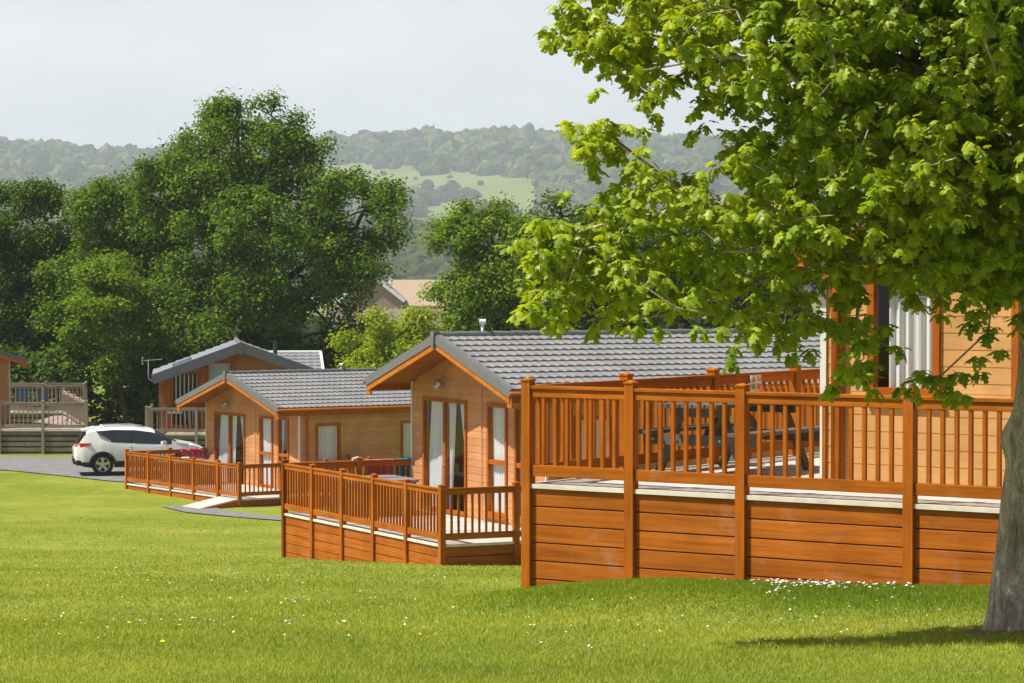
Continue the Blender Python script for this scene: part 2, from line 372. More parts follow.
def opening(root, kind, p0, p1, s0, s1, z0, z1, style='window', fw=.075, mul=None, transom=None, curtains='full', label=None):
    """window or door with frame, glass and curtains as sub-parts"""
    O = Vector((*p0, 0)); d = (Vector((*p1, 0))-O).normalized(); n = d.cross(Vector((0,0,1)))
    mb = MB(); frame_ring(mb, O, d, n, s0-.03, s1+.03, z0-.03, z1+.03, fw, .045, .07)
    bars = []
    for mm in (mul or []): bars.append((mm-.05, mm+.05, z0+fw-.03, z1-fw+.03))
    for tt in (transom or []): bars.append((s0+fw-.03, s1-fw+.03, tt-.045, tt+.045))
    for a0, a1, b0, b1 in bars:
        q = [O+d*a0-n*.05, O+d*a1-n*.05, O+d*a1+n*.035, O+d*a0+n*.035]
        mb.hexa([(v.x, v.y, b0) for v in q]+[(v.x, v.y, b1) for v in q])
    if style == 'door':
        hb_ = MB(); m0 = (mul or [(s0+s1)/2])[0]
        for zz in (1.0,):
            q = O+d*(m0+.02)+n*.04; q2 = O+d*(m0+.02)+n*.075; hb_.tube([q+Vector((0,0,zz)), q2+Vector((0,0,zz)), q2+d*.13+Vector((0,0,zz))], .012, 6)
    if style == 'window':   # sill
        q = [O+d*(s0-.06)+n*.0, O+d*(s1+.06)+n*.0, O+d*(s1+.06)+n*.085, O+d*(s0-.06)+n*.085]
        mb.hexa([(v.x, v.y, z0-.065) for v in q]+[(v.x, v.y, z0-.033) for v in q])
    w = mb.build(kind, M['frame'], root)
    if label: w['label'] = label
    if style == 'door': hb_.build('handle', M['metal'], w)
    g_ = MB(); a = O+d*(s0+.02)+n*.012; b = O+d*(s1-.02)+n*.012
    g_.face([(a.x,a.y,z0+.02),(b.x,b.y,z0+.02),(b.x,b.y,z1-.02),(a.x,a.y,z1-.02)])
    g_.build('glass', M['glass'], w)
    W = s1-s0
    def cur(lo, hi):
        c = MB(); curtain_mesh(c, O, d, n, lo, hi, z0+.03, z1-.05); c.build('curtain', M['curtain'], w, smooth=True)
    if curtains == 'full': cur(lambda t: s0+.02, lambda t: s1-.02)
    elif curtains == 'tied':
        wa = lambda t: .45+.75*abs(t-.42)**1.1*1.4
        cur(lambda t: s0+.02, lambda t: s0+.02+W*.34*min(1, wa(t)))
        cur(lambda t: s1-.02-W*.34*min(1, wa(t)), lambda t: s1-.02)
    elif curtains == 'door':
        cur(lambda t: s0+.04+.12*W*abs(t-.36), lambda t: s0+W*(.32+.15*t*t))
        cur(lambda t: s0+W*.52, lambda t: s0+W*(.56+.10*t))
        cur(lambda t: s1-.04-W*(.04+.26*max(0, t-.35)), lambda t: s1-.04)
    elif curtains == 'part':
        cur(lambda t: s0+W*(.22), lambda t: s1-.02)
    elif curtains == 'blinds':
        c = MB(); k = int(W/.17)
        for i in range(k):
            s = s0+.05+(W-.1)*(i+.5)/k; p = O+d*s-n*.09; q = O+d*(s+.045)-n*.12
            c.face([(p.x,p.y,z0+.04),(q.x,q.y,z0+.04),(q.x,q.y,z1-.06),(p.x,p.y,z1-.06)])
        c.build('vertical_blind', M['curtain'], w)
    return w

def roof_tiles(mb, x0, x1, yr, zr, ye, ze, n=10, per=.195, amp=.010, seg=.025):
    """tiled slope from ridge (yr,zr) to eave (ye,ze), courses as steps with a wavy lower edge"""
    xs = np.arange(x0, x1+1e-6, seg); w = (amp*np.sin(2*PI*xs/per)+amp*.35*np.sin(4*PI*xs/per+.7))
    dy, dz = (ye-yr)/n, (ze-zr)/n; ln = math.hypot(dy, dz)
    ny, nz = -dz/ln*(1 if ye > yr else 1), 0
    nrm = Vector((0, -dz, dy)) if ye > yr else Vector((0, dz, -dy)); nrm.normalize()
    if nrm.z < 0: nrm = -nrm
    for k in range(n):
        y0, z0_, y1, z1_ = yr+dy*k, zr+dz*k, yr+dy*(k+1.04), zr+dz*(k+1.04)
        base = len(mb.v); m_ = len(xs)
        jit = rnd.uniform(-.002, .002)
        for row, (y, z, h) in enumerate(((y0, z0_, .004), (y1, z1_, .034+jit), (y1, z1_, .0))):
            for i, x in enumerate(xs):
                o = h+(w[i]*(1.0 if row == 1 else .25) if row < 2 else -.004)
                mb.v.append((x, y+nrm.y*o, z+nrm.z*o))
        for r_ in range(2):
            for i in range(m_-1):
                a = base+r_*m_+i; mb.f.append((a, a+1, a+m_+1, a+m_)); mb.m.append(0)

def lodge(name, label, group, loc, rz, Ln=12.0, style='bay', siding='siding', zr=3.60, ze=2.66, ground_z=-1.2, over=.9, bh=.14, detail=True):
    root = tag(empty(name, loc, rz), label, 'lodge', group)
    HW, EV = 3.0, 3.28
    sl = (zr-ze)/EV
    under = zr-.13
    yc, xc = HW, 0
    # --- walls
    mb = MB()
    wtop = lambda s_w, c: (under, lambda z: (c-(under-z)/sl, c+(under-z)/sl))
    plan = []      # (p0, p1, openings) outside seen left->right, front first
    fo = []
    if style == 'bay':
        # front face runs from y=+yc (left) to y=-yc (right): s = yc - y
        fo = [('door', .61, 2.58, .05, 2.28, dict(style='door', mul=[1.58], curtains='door')),
              ('window', 3.57, 4.37, .16, 2.28, dict(transom=[1.17], curtains='full')),
              ('window', 4.76, 5.36, .16, 2.28, dict(transom=[1.17], curtains='tied'))]
    elif style == 'plain':
        fo = [('window', HW-2.47, HW-1.73, .96, 2.42, dict(curtains='part')),
              ('door', HW-.9, HW+1.1, .05, 2.25, dict(style='door', mul=[HW+.1], curtains='full'))]
    zend = ze-.10
    p0, p1 = (0, yc), (0, -yc)
    board_wall(mb, p0, p1, -.10, wtop(0, yc), [(o[1], o[2], o[3], o[4]) for o in fo], bh)
    for k, a, b, c, d_, kw in fo: opening(root, k, p0, p1, a, b, c, d_, **kw)
    # right long side (y=-HW), seen from outside runs front->back
    sw = [(.59, 1.39), (3.6, 4.4), (7.0, 8.1), (9.6, 10.4)] if style == 'bay' else [(1.6, 2.6), (4.5, 5.5), (8, 9)]
    p0, p1 = (xc, -HW), (Ln, -HW)
    board_wall(mb, p0, p1, -.10, flat(under-sl*HW), [(a, b, .95, 2.12) for a, b in sw if b+xc < Ln], bh)
    for a, b in sw:
        if b+xc < Ln: opening(root, 'window', p0, p1, a, b, .95, 2.12, curtains='full')
    p0, p1 = (Ln, HW), (xc, HW)
    lw = [(2.0, 3.0), (6.0, 7.0), (9.0, 9.9)] if detail else [(6.0, 7.0)]
    lw = [w for w in lw if w[1] < Ln-xc-.2]
    board_wall(mb, p0, p1, -.10, flat(under-sl*HW), [(a, b, .92, 2.08) for a, b in lw], bh)
    for a, b in lw: opening(root, 'window', p0, p1, a, b, .92, 2.08)
    board_wall(mb, (Ln, -HW), (Ln, HW), -.10, wtop(0, HW), [], bh)
    mb.build('wall', M[siding], root)
    # interior shell
    ib = MB(); ib.box(.16, Ln-.1, -2.2, 2.2, -.06, -.001); ib.box(Ln*.4, Ln*.4+.06, -HW+.1, HW-.1, 0, 2.9); ib.box(.55, Ln-.1, -HW+.08, -2.2, -.06, -.001); ib.box(.55, Ln-.1, 2.2, HW-.08, -.06, -.001)
    ib.build('room_lining', M['inner'], root)
    # underframe boards to the ground
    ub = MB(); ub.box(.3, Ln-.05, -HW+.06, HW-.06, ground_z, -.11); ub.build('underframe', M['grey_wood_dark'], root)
    # corner trims
    for (x, y) in [(0, -HW), (0, HW), (Ln, -HW), (Ln, HW)]:
        w = .055 if style == 'bay' else .075; ct = MB()
        ct.box(x-w*.45, x+w*.45, y-w*.45, y+w*.45, -.1, under-sl*abs(y)-.01)
        ct.build('corner_trim', M['white_trim'], root)
    if style == 'bay':
        sm = MB(); sm.box(-.024, -.003, -.29, -.25, -.08, under-sl*.3-.02); sm.build('cover_strip', M[siding], root)
    # --- roof
    x0, x1 = -over, Ln+.25
    rb = MB()
    roof_tiles(rb, x0+.05, x1, 0, zr, EV, ze); roof_tiles(rb, x0+.05, x1, 0, zr, -EV, ze)
    rf = rb.build('roof', M['roof'], root)
    rc = MB(); k = x0
    while k < x1-.1:      # ridge caps
        e = min(k+.42, x1)
        rc.tube([(k, 0, zr+.012), (e-.01, 0, zr+.004)], [.085, .078], 10); k = e
    rc.build('ridge_cap', M['verge'], rf, smooth=False)
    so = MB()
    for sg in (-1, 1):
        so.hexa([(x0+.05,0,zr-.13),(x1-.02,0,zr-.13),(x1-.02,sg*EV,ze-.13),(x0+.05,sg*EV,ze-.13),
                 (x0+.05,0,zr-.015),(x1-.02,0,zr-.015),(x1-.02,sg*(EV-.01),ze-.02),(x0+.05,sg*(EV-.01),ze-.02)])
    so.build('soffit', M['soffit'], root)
    for xx, sgx in ((x0, 1), (x1, -1)):
        for sg in (-1, 1):
            a = Vector((xx, 0, zr)); b = Vector((xx, sg*(EV+.03), ze-sl*.03))
            up = Vector((0, sg*sl, 1)).normalized()
            vb = MB(); fb = MB()
            vb.beam(a+up*-.055, b+up*-.055, .05, .16, up)
            vb.beam(a+Vector((sgx*.055, 0, 0))+up*.036, b+Vector((sgx*.055, 0, 0))+up*.036, .11, .022, up)
            fb.beam(a+Vector((sgx*.012,0,0))+up*-.19, b+Vector((sgx*.012,0,0))+up*-.19, .035, .11, up)
            fb.box(xx+sgx*.03-.02, xx+sgx*.03+.02, sg*(EV-.16), sg*(EV+.03), ze-.32, ze-.13)
            vb.build('verge_trim', M['verge'], rf); fb.build('bargeboard', M['fascia'], root)
    vb = MB(); vb.hexa([(x0-.06,-.05,zr-.24),(x0+.06,-.05,zr-.24),(x0+.06,.05,zr-.24),(x0-.06,.05,zr-.24),(x0-.06,-.085,zr+.09),(x0+.06,-.085,zr+.09),(x0+.06,.085,zr+.09),(x0-.06,.085,zr+.09)])
    vb.build('ridge_end_cap', M['verge'], rf)
    for sg in (-1, 1):
        gb = MB(); gb.box(x0+.06, x1-.04, sg*(EV-.02), sg*(EV+.01), ze-.24, ze-.03); gb.build('eaves_board', M['frame'], root)
    for sg in (-1, 1):
        gu = MB(); gu.tube([(x0-.03, sg*(EV+.065), ze-.06), (x1, sg*(EV+.065), ze-.075)], .045, 8); gu.build('gutter', M['frame'], root, smooth=True)
    for sg in (-1, 1):
        dp = MB()
        if style == 'plain' and sg > 0:
            px_ = -.09; y_ = 2.83
            dp.tube([(-.12, EV+.06, ze-.10), (-.12, EV-.02, ze-.22), (px_, y_, ze-.42), (px_, y_, -.2)], .04, 8)
            dp.box(-.05, -.02, 2.76, 2.90, -.1, 2.32)
        else:
            px_ = .24
            dp.tube([(px_, sg*(EV+.06), ze-.1), (px_, sg*(EV), ze-.2), (px_, sg*(HW+.07), ze-.38), (px_, sg*(HW+.07), -.3)], .037, 8)
        dp.build('downpipe', M['frame'], root, smooth=True)
    if style == 'bay':
        lm = MB(); lm.box(-.06, -.015, 1.43, 1.57, 2.60, 2.74); lm.tube([(-.04, 1.5, 2.64), (-.12, 1.5, 2.60), (-.19, 1.5, 2.53)], [.07, .095, .06], 10)
        lm.build('wall_lamp', M['metal'], root)
    return root

# ------------------------------------------------------------------ decks (x = back, y = left, z = 0 deck surface)
def deck(name, label, group, loc, rz, runs, floors, mats=('wood_along_y','wood_along_x','wood_up','wood_skirt_y','wood_skirt_x'), H=1.0, bh=.185, bsp=.139, trim=True, floor_mat='deck_floor', skirt_gap=.012, extra=None, floor_dir='x'):
    root = tag(empty(name, loc, rz), label, 'deck', group)
    mw = Matrix.Translation(Vector(loc)) @ Matrix.Rotation(rz, 4, 'Z')
    def gl(x, y):
        w = mw @ Vector((x, y, 0)); return gz(w.x, w.y)-loc[2]
    seen = set(); nb = 0; more = MB()
    for run in runs:
        pts = run['pts']; skirt = run.get('skirt', True); inw = run['inw']    # inward unit (x,y)
        for (x, y) in pts:
            if (round(x,2), round(y,2)) in seen: continue
            seen.add((round(x,2), round(y,2)))
            mb = MB(); g_ = gl(x, y)-.15; w = .052
            mb.box(x-w, x+w, y-w, y+w, g_, H+.045)
            mb.box(x-w-.008, x+w+.008, y-w-.008, y+w+.008, H+.045, H+.062)
            q = w-.004
            i = len(mb.v); mb.v += [(x-q,y-q,H+.062),(x+q,y-q,H+.062),(x+q,y+q,H+.062),(x-q,y+q,H+.062),(x,y,H+.082)]
            for k in range(4): mb.f.append((i+k, i+(k+1)%4, i+4)); mb.m.append(0)
            mb.build('post', M[mats[2]], root)
        for (xa, ya), (xb, yb) in zip(pts, pts[1:]):
            dx, dy = xb-xa, yb-ya; ln = math.hypot(dx, dy); ux, uy = dx/ln, dy/ln
            horiz = M[mats[0]] if abs(uy) > abs(ux) else M[mats[1]]
            skm = M[mats[3]] if abs(uy) > abs(ux) else M[mats[4]]
            A = Vector((xa+ux*.052, ya+uy*.052, 0)); B = Vector((xb-ux*.052, yb-uy*.052, 0)); I = Vector((*inw, 0))
            if run.get('rail', True):
                mb = MB(); Z = Vector((0,0,1))
                mb.beam(A+Z*(H-.018), B+Z*(H-.018), .085, .036)
                mb.beam(A+Z*(H-.078), B+Z*(H-.078), .05, .082)
                mb.build('hand_rail', horiz, root, bevel=.005)
                mb = MB(); mb.beam(A+Z*.135, B+Z*.135, .05, .115); mb.build('bottom_rail', horiz, root, bevel=.005)
                nbal = max(1, int(round((ln-.1)/bsp))-1)
                for k in range(nbal):
                    t = (k+1)/(nbal+1); P = A+(B-A)*t; w = .0185
                    if nb < 100:
                        mb = MB(); mb.box(P.x-w, P.x+w, P.y-w, P.y+w, .18, H-.11); mb.build('baluster', M[mats[2]], root); nb += 1
                    else: more.box(P.x-w, P.x+w, P.y-w, P.y+w, .18, H-.11)
            if trim:
                mb = MB(); mb.beam(A-I*.004+Vector((0,0,-.024)), B-I*.004+Vector((0,0,-.024)), .05, .044); mb.build('edge_strip', M['trim'] if floor_mat == 'deck_floor' else M['white_trim'], root)
            if skirt:
                ga = min(gl(xa, ya), gl(xb, yb), gl((xa+xb)/2, (ya+yb)/2))-.12
                mb = MB(); z = -.052
                while z > ga:
                    zz = max(z-bh+skirt_gap, ga-.05)
                    mb.beam(A+I*.012+Vector((0,0,(z+zz)/2)), B+I*.012+Vector((0,0,(z+zz)/2)), .026, z-zz)
                    z -= bh
                if skirt_gap < .03: mb.beam(A+I*.045+Vector((0,0,(-.06+ga)/2)), B+I*.045+Vector((0,0,(-.06+ga)/2)), .02, -.06-ga, m=1)  # dark backing sheet, stands in for shade between the boards
                if skirt_gap >= .03: mb.beam(A+I*.12+Vector((0,0,(-.10+ga)/2)), B+I*.12+Vector((0,0,(-.10+ga)/2)), .02, -.08-ga, m=1)  # dark sheet set behind the slats as painted shade under the deck
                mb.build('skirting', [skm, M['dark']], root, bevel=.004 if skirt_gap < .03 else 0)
    if more.v:
        o = more.build('baluster', M[mats[2]], root); o['kind'] = 'stuff'
    fb = MB()
    for (x0, x1, y0, y1) in floors:
        if floor_dir == 'x':
            y = y0
            while y < y1-.01:
                e = min(y+.145, y1); fb.box(x0, x1, y+.003, e-.003, -.028, -.001+rnd.uniform(-.001,.001)); y = e
        else:
            x = x0
            while x < x1-.01:
                e = min(x+.145, x1); fb.box(x+.003, e-.003, y0, y1, -.028, -.001); x = e
    fb.build('floor', M[floor_mat], root)
    if extra: extra(root, gl)
    return root

LG = 'timber holiday lodges with grey tiled roofs'
# frames measured from the photograph
D1, T1 = Vector((.165, 28.662, -2.144)), R(54.63)
D2, T2 = Vector((-1.242, 49.861, -4.823)), R(26.63)
D3f, T3 = Vector((-12.056, 88.003, -6.583)), R(33.70)
def to_world(O, t, b, a, z=0):
    return Vector((O.x+b*math.cos(t)-a*math.sin(t), O.y+b*math.sin(t)+a*math.cos(t), O.z+z))
D3 = to_world(D3f, T3, 0, -7.42)
DG = 'stained timber decks around the lodges'
deck('timber_deck', 'high orange stained deck in the foreground with boarded skirting and picnic table', DG, D1, T1,
     [dict(pts=[(0,0),(0,-1.25),(0,-2.53),(0,-4.34),(0,-6.15),(0,-7.95)], inw=(1,0)),
      dict(pts=[(0,0),(1.83,0),(3.62,0),(5.47,0),(7.3,0)], inw=(0,-1)),
      dict(pts=[(7.3,0),(7.3,-1.3),(7.3,-2.5)], inw=(-1,0)),
      dict(pts=[(0,-7.95),(1.4,-7.95)], inw=(0,1))],
     [(0,1.47,-7.93,-.0),(1.475,7.3,-2.55,0)], floor_dir='y')
deck('timber_deck', 'middle deck with orange railings in front of the large gabled lodge', DG, D2, T2,
     [dict(pts=[(0,1.485*k) for k in range(6)], inw=(1,0)),
      dict(pts=[(0,0),(1.47,0),(2.94,0),(4.4,0)], inw=(0,1)),
      dict(pts=[(0,7.425),(1.62,7.425),(2.86,7.425)], inw=(0,-1)),
      dict(pts=[(4.4,0),(4.4,1.24)], inw=(-1,0))],
     [(0,2.78,0,7.42),(2.785,4.4,0,1.33)])
def ramp_part(root, gl):
    mb = MB(); g_ = gl(-1.4, .4)+.02
    mb.hexa([(-1.45,-.30,g_-.1),(-.06,.06,g_-.1),(-.06,1.24,g_-.1),(-1.45,.80,g_-.1),(-1.45,-.30,g_+.02),(-.06,.06,-.01),(-.06,1.24,-.01),(-1.45,.80,g_+.02)])
    o = mb.build('ramp', [M['deck_floor']], root); o['label'] = 'pale sloping access ramp'
    mb = MB(); mb.hexa([(-1.42,-.34,g_-.15),(-.06,.01,g_-.15),(-.06,.05,g_-.15),(-1.42,-.30,g_-.15),(-1.42,-.34,g_+.0),(-.06,.01,-.04),(-.06,.05,-.04),(-1.42,-.30,g_+.0)])
    mb.build('ramp_side', M['wood_skirt_x'], root)
deck('timber_deck', 'low far deck with orange railings and a pale access ramp', DG, D3, T3,
     [dict(pts=[(0,0),(0,1.3),(0,2.87),(0,4.38),(0,5.88),(0,7.42)], inw=(1,0)),
      dict(pts=[(0,0),(1.4,0),(2.9,0),(4.4,0)], inw=(0,1)),
      dict(pts=[(0,7.42),(1.5,7.42),(2.86,7.42)], inw=(0,-1)),
      dict(pts=[(4.4,0),(4.4,1.24)], inw=(-1,0))],
     [(0,2.78,0,7.42),(2.785,4.4,0,1.33)], extra=ramp_part)

lodge('holiday_lodge', 'pale orange boarded lodge behind the foreground tree and high deck', LG, to_world(D1, T1, 1.5, -5.6), T1, 12, 'plain', 'siding_near', zr=3.45, ze=2.50, ground_z=-1.0, bh=.165, over=.22)
lodge('holiday_lodge', 'large tan lodge with wide grey gable roof in the middle, beside the middle deck', LG, to_world(D2, T2, 2.8, 4.37), T2, 12.5, 'bay', 'siding', ground_z=-.6)
lodge('holiday_lodge', 'smaller looking tan lodge farther back, behind the low deck with the ramp', LG, to_world(D3, T3, 2.8, 4.42, -.12), T3, 12.0, 'bay', 'siding', ground_z=-.4)
lodge('holiday_lodge', 'lodge at the far left edge with only its gutter corner showing', LG, (-21.50, 104.86, -5.90), R(125), 7.0, 'bay', 'siding', ground_z=-1.0)

# ---- back left lodge with the glazed front and cross gable
def glazed_lodge():
    O = Vector((-10.25, 106.5, -6.02)); root = tag(empty('holiday_lodge', O, R(97)), 'dark roofed lodge with tall glazed gable and vertical blinds, beyond the low deck', 'lodge', LG)
    zr, ze, EV = 3.30, 2.08, 3.32; sl = (zr-ze)/EV; HW = 3.1; Ln = 8.0; under = zr-.16
    mb = MB(); p0, p1 = (.9, HW), (.9, -HW)
    ops = [(HW-2.60, HW-1.55, .2, 2.22), (HW-1.25, HW-.35, .2, 2.62)]
    board_wall(mb, p0, p1, -.1, (under, lambda z: (HW-(under-z)/sl, HW+(under-z)/sl)), ops)
    opening(root, 'window', p0, p1, *ops[0], curtains='blinds', transom=[1.05])
    w = opening(root, 'window', p0, p1, *ops[1], curtains='none', transom=[1.45]); w['label'] = 'pane with a pale blue reflection painted behind the glass'
    b = MB(); b.box(1.06, 1.10, .36, 1.24, 1.5, 2.58); b.build('painted_reflection', simple('pale_blue_reflection', (.45,.55,.58), .5), w)  # pale blue panel behind the glass, painted in for the pane's reflection
    board_wall(mb, (.9, -HW), (Ln, -HW), -.1, flat(under-sl*HW)); board_wall(mb, (Ln, HW), (.9, HW), -.1, flat(under-sl*HW))
    board_wall(mb, (Ln, -HW), (Ln, HW), -.1, (under, lambda z: (HW-(under-z)/sl, HW+(under-z)/sl)))
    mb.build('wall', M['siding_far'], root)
    cb = MB()
    for y in (2.75, 1.40, .22): cb.box(.80, .93, y-.07, y+.07, -.1, under-sl*y-.03)
    cb.build('front_column', M['frame'], root)
    ub = MB(); ub.box(1.2, Ln-.1, -HW+.1, HW-.1, -.9, -.11); ub.build('underframe', M['grey_wood_dark'], root)
    rb = MB(); roof_tiles(rb, .05, Ln+.2, 0, zr, EV, ze, 11, .3); roof_tiles(rb, .05, Ln+.2, 0, zr, -EV, ze, 11, .3)
    rf = rb.build('roof', M['roof_far'], root)
    skm_ = simple('skylight_glass', (.35,.42,.48), .1, .6)
    for xa in (1.6, 4.2):
        sk = MB(); a = Vector((xa, 2.2, zr-sl*2.2+.06)); sk.beam(a, a+Vector((.75, 0, 0)), .8, .05, (0, sl, 1)); sk.build('skylight', skm_, rf)
    vb = MB(); so = MB()
    for sg in (-1, 1):
        up = Vector((0, sg*sl, 1)).normalized(); a = Vector((0, 0, zr)); e = Vector((0, sg*(EV+.04), ze))
        vb.beam(a-up*.10, e-up*.10, .06, .34, up); vb.beam(a+Vector((.12,0,0))+up*.08, e+Vector((.12,0,0))+up*.08, .2, .03, up)
        so.hexa([(.05,0,zr-.16),(Ln,0,zr-.16),(Ln,sg*EV,ze-.16),(.05,sg*EV,ze-.16),(.05,0,zr-.02),(Ln,0,zr-.02),(Ln,sg*EV,ze-.03),(.05,sg*EV,ze-.03)])
        vb.box(.05, Ln, sg*EV, sg*(EV+.05), ze-.2, ze-.02)
    vb.box(-.06, .06, -.07, .07, zr-.35, zr+.1)
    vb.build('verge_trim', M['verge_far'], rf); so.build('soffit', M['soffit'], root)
    rc = MB(); rc.tube([(0,0,zr+.02),(Ln+.2,0,zr+.02)], .09, 8); rc.build('ridge_cap', M['verge'], rf)
    # cross gable wing to the right: ridge runs sideways
    wing = MB()
    tmp = MB(); roof_tiles(tmp, 0, 3.2, 0, 0, 2.6, -.95, 8, .3)
    for (x, y, z) in tmp.v: wing.v.append((6.4-y, -3.35+3.2-x-.2-3.2+3.2 if False else -.1-x, z+2.80))
    wing.f = tmp.f[:]; wing.m = tmp.m[:]
    tmp = MB(); roof_tiles(tmp, 0, 3.2, 0, 0, 1.8, -.66, 6, .3)
    b0 = len(wing.v)
    for (x, y, z) in tmp.v: wing.v.append((6.4+y, -.1-x, z+2.80))
    wing.f += [tuple(i+b0 for i in f) for f in tmp.f]; wing.m += tmp.m
    wo = wing.build('wing_roof', M['roof_far'], root)
    wb = MB(); wb.beam((6.4,-3.35,2.80),(3.7,-3.35,1.82),.10,.18,(0.35,0,1)); wb.beam((6.4,-3.35,2.80),(8.3,-3.35,2.12),.10,.18,(-.35,0,1)); wb.tube([(6.4,-.1,2.83),(6.4,-3.35,2.83)], .07, 8)
    wb.build('verge_trim', M['white_trim'], wo)
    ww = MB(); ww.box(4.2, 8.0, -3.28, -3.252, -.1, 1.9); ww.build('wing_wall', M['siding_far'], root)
    fl = MB(); fl.tube([(5.6,-1.5,2.4),(5.6,-1.5,3.25)], .09, 10); fl.tube([(5.6,-1.5,3.25),(5.6,-1.5,3.29)], .12, 10); fl.build('flue_pipe', M['dark_metal'], root)
glazed_lodge()

# aerial at the left eave of the glazed lodge
ae = MB(); ax, ay, az = -13.72, 106.3, -4.12
ae.tube([(ax+.15,ay,az+.05),(ax,ay,az+.10),(ax-.02,ay,az+.25),(ax-.02,ay,az+.85)], .022, 6)
ae.tube([(ax-.25,ay,az+.80),(ax+.50,ay+.1,az+.86)], .014, 6)
for k in range(6):
    q = ax-.2+k*.12; ae.tube([(q,ay-.13,az+.80+.01*k),(q,ay+.13,az+.80+.01*k)], .009, 5)
for dz in (-.12, .12): ae.tube([(ax-.25,ay-.05,az+.80+dz),(ax-.22,ay+.15,az+.80+dz)], .02, 5)
ae.tube([(ax-.25,ay,az+.66),(ax-.25,ay,az+.95)], .014, 5)
tag(ae.build('television_aerial', M['metal']), 'grey rooftop television aerial at the left eave of the glazed lodge', 'aerial')

# vent cowls on ridges
def cowl(p, label, s=1):
    r_ = tag(empty('roof_vent', p), label, 'roof vent', 'white vent pipes on the lodge ridges')
    a = MB(); a.tube([(0,0,-.15),(0,0,.22*s)], .032*s, 10); a.build('pipe', M['white'], r_, smooth=True)
    b = MB(); b.tube([(-.075*s,0,.27*s),(.075*s,0,.27*s)], [.06*s,.06*s], 12); b.tube([(0,0,.2*s),(0,0,.25*s)], .05*s, 10); b.build('cap', M['white'], r_)
    return r_
p2 = to_world(D2, T2, 2.95, 4.4); cowl((p2.x+.0, p2.y, D2.z+3.64), 'white vent cowl on the front end of the middle lodge ridge', .85)
p3 = to_world(D3, T3, 6.0, 4.42); cowl((p3.x, p3.y, D3.z+3.50), 'small pale vent post on the ridge of the farther tan lodge', .7)

# ------------------------------------------------------------------ weathered decks at the far left
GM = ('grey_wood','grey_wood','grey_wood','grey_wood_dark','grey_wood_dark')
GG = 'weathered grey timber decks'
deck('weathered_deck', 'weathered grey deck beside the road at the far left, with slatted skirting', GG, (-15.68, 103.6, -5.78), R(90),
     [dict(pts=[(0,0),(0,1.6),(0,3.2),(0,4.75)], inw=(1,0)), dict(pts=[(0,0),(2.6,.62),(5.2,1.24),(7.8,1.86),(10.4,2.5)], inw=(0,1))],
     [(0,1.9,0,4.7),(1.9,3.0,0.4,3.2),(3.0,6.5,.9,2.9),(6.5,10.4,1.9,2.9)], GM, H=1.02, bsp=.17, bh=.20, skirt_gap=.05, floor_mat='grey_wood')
deck('weathered_deck', 'weathered grey deck rails farther back, between the far left lodge and the trees', GG, (-17.75, 116.6, -5.78), R(90),
     [dict(pts=[(0,0),(0,1.7),(0,3.4),(0,5.1)], inw=(1,0)), dict(pts=[(0,0),(1.3,.15),(2.6,.3)], inw=(0,1)), dict(pts=[(2.6,.3),(2.6,2),(2.6,3.7),(2.6,5.4)], inw=(-1,0))],
     [(0,2.6,.2,5.1)], GM, H=1.12, bsp=.17, bh=.20, skirt_gap=.05, floor_mat='grey_wood')
def d4extra(root, gl):
    pass
deck('weathered_deck', 'pale weathered deck with name plate, in front of the glazed lodge', GG, (-7.9, 105.2, -6.02), R(92),
     [dict(pts=[(0,0),(0,1.95),(0,3.9),(0,5.75)], inw=(1,0)), dict(pts=[(0,5.75),(1.6,5.7)], inw=(0,-1))],
     [(0,2.2,0,5.7)], GM, H=.98, bsp=.17, bh=.2, skirt_gap=.05, floor_mat='grey_wood')

# name plate on that deck
def text_mesh(name, s, size, mat, parent, loc, rot):
    cu = bpy.data.curves.new(name, 'FONT'); cu.body = s; cu.size = size; cu.align_x = 'CENTER'; cu.align_y = 'CENTER'; cu.extrude = .002
    t = bpy.data.objects.new('tmp', cu); C.objects.link(t); me = bpy.data.meshes.new_from_object(t); bpy.data.objects.remove(t)
    me.materials.clear(); me.materials.append(mat)
    o = bpy.data.objects.new(name, me); link(o, parent); o.location = loc; o.rotation_euler = rot; return o
npl = tag(empty('name_plate', (-12.62, 105.07, -5.17), R(2)), 'small white name plate with dark lettering on the pale weathered deck rail', 'sign')
b = MB(); b.box(-.30, .30, -.02, 0, -.085, .085); b.build('board', M['white'], npl)
text_mesh('lettering', 'Silver Birch', .115, simple('sign_ink', (.03,.06,.09), .5), npl, (0, -.023, 0), (R(90), 0, 0))

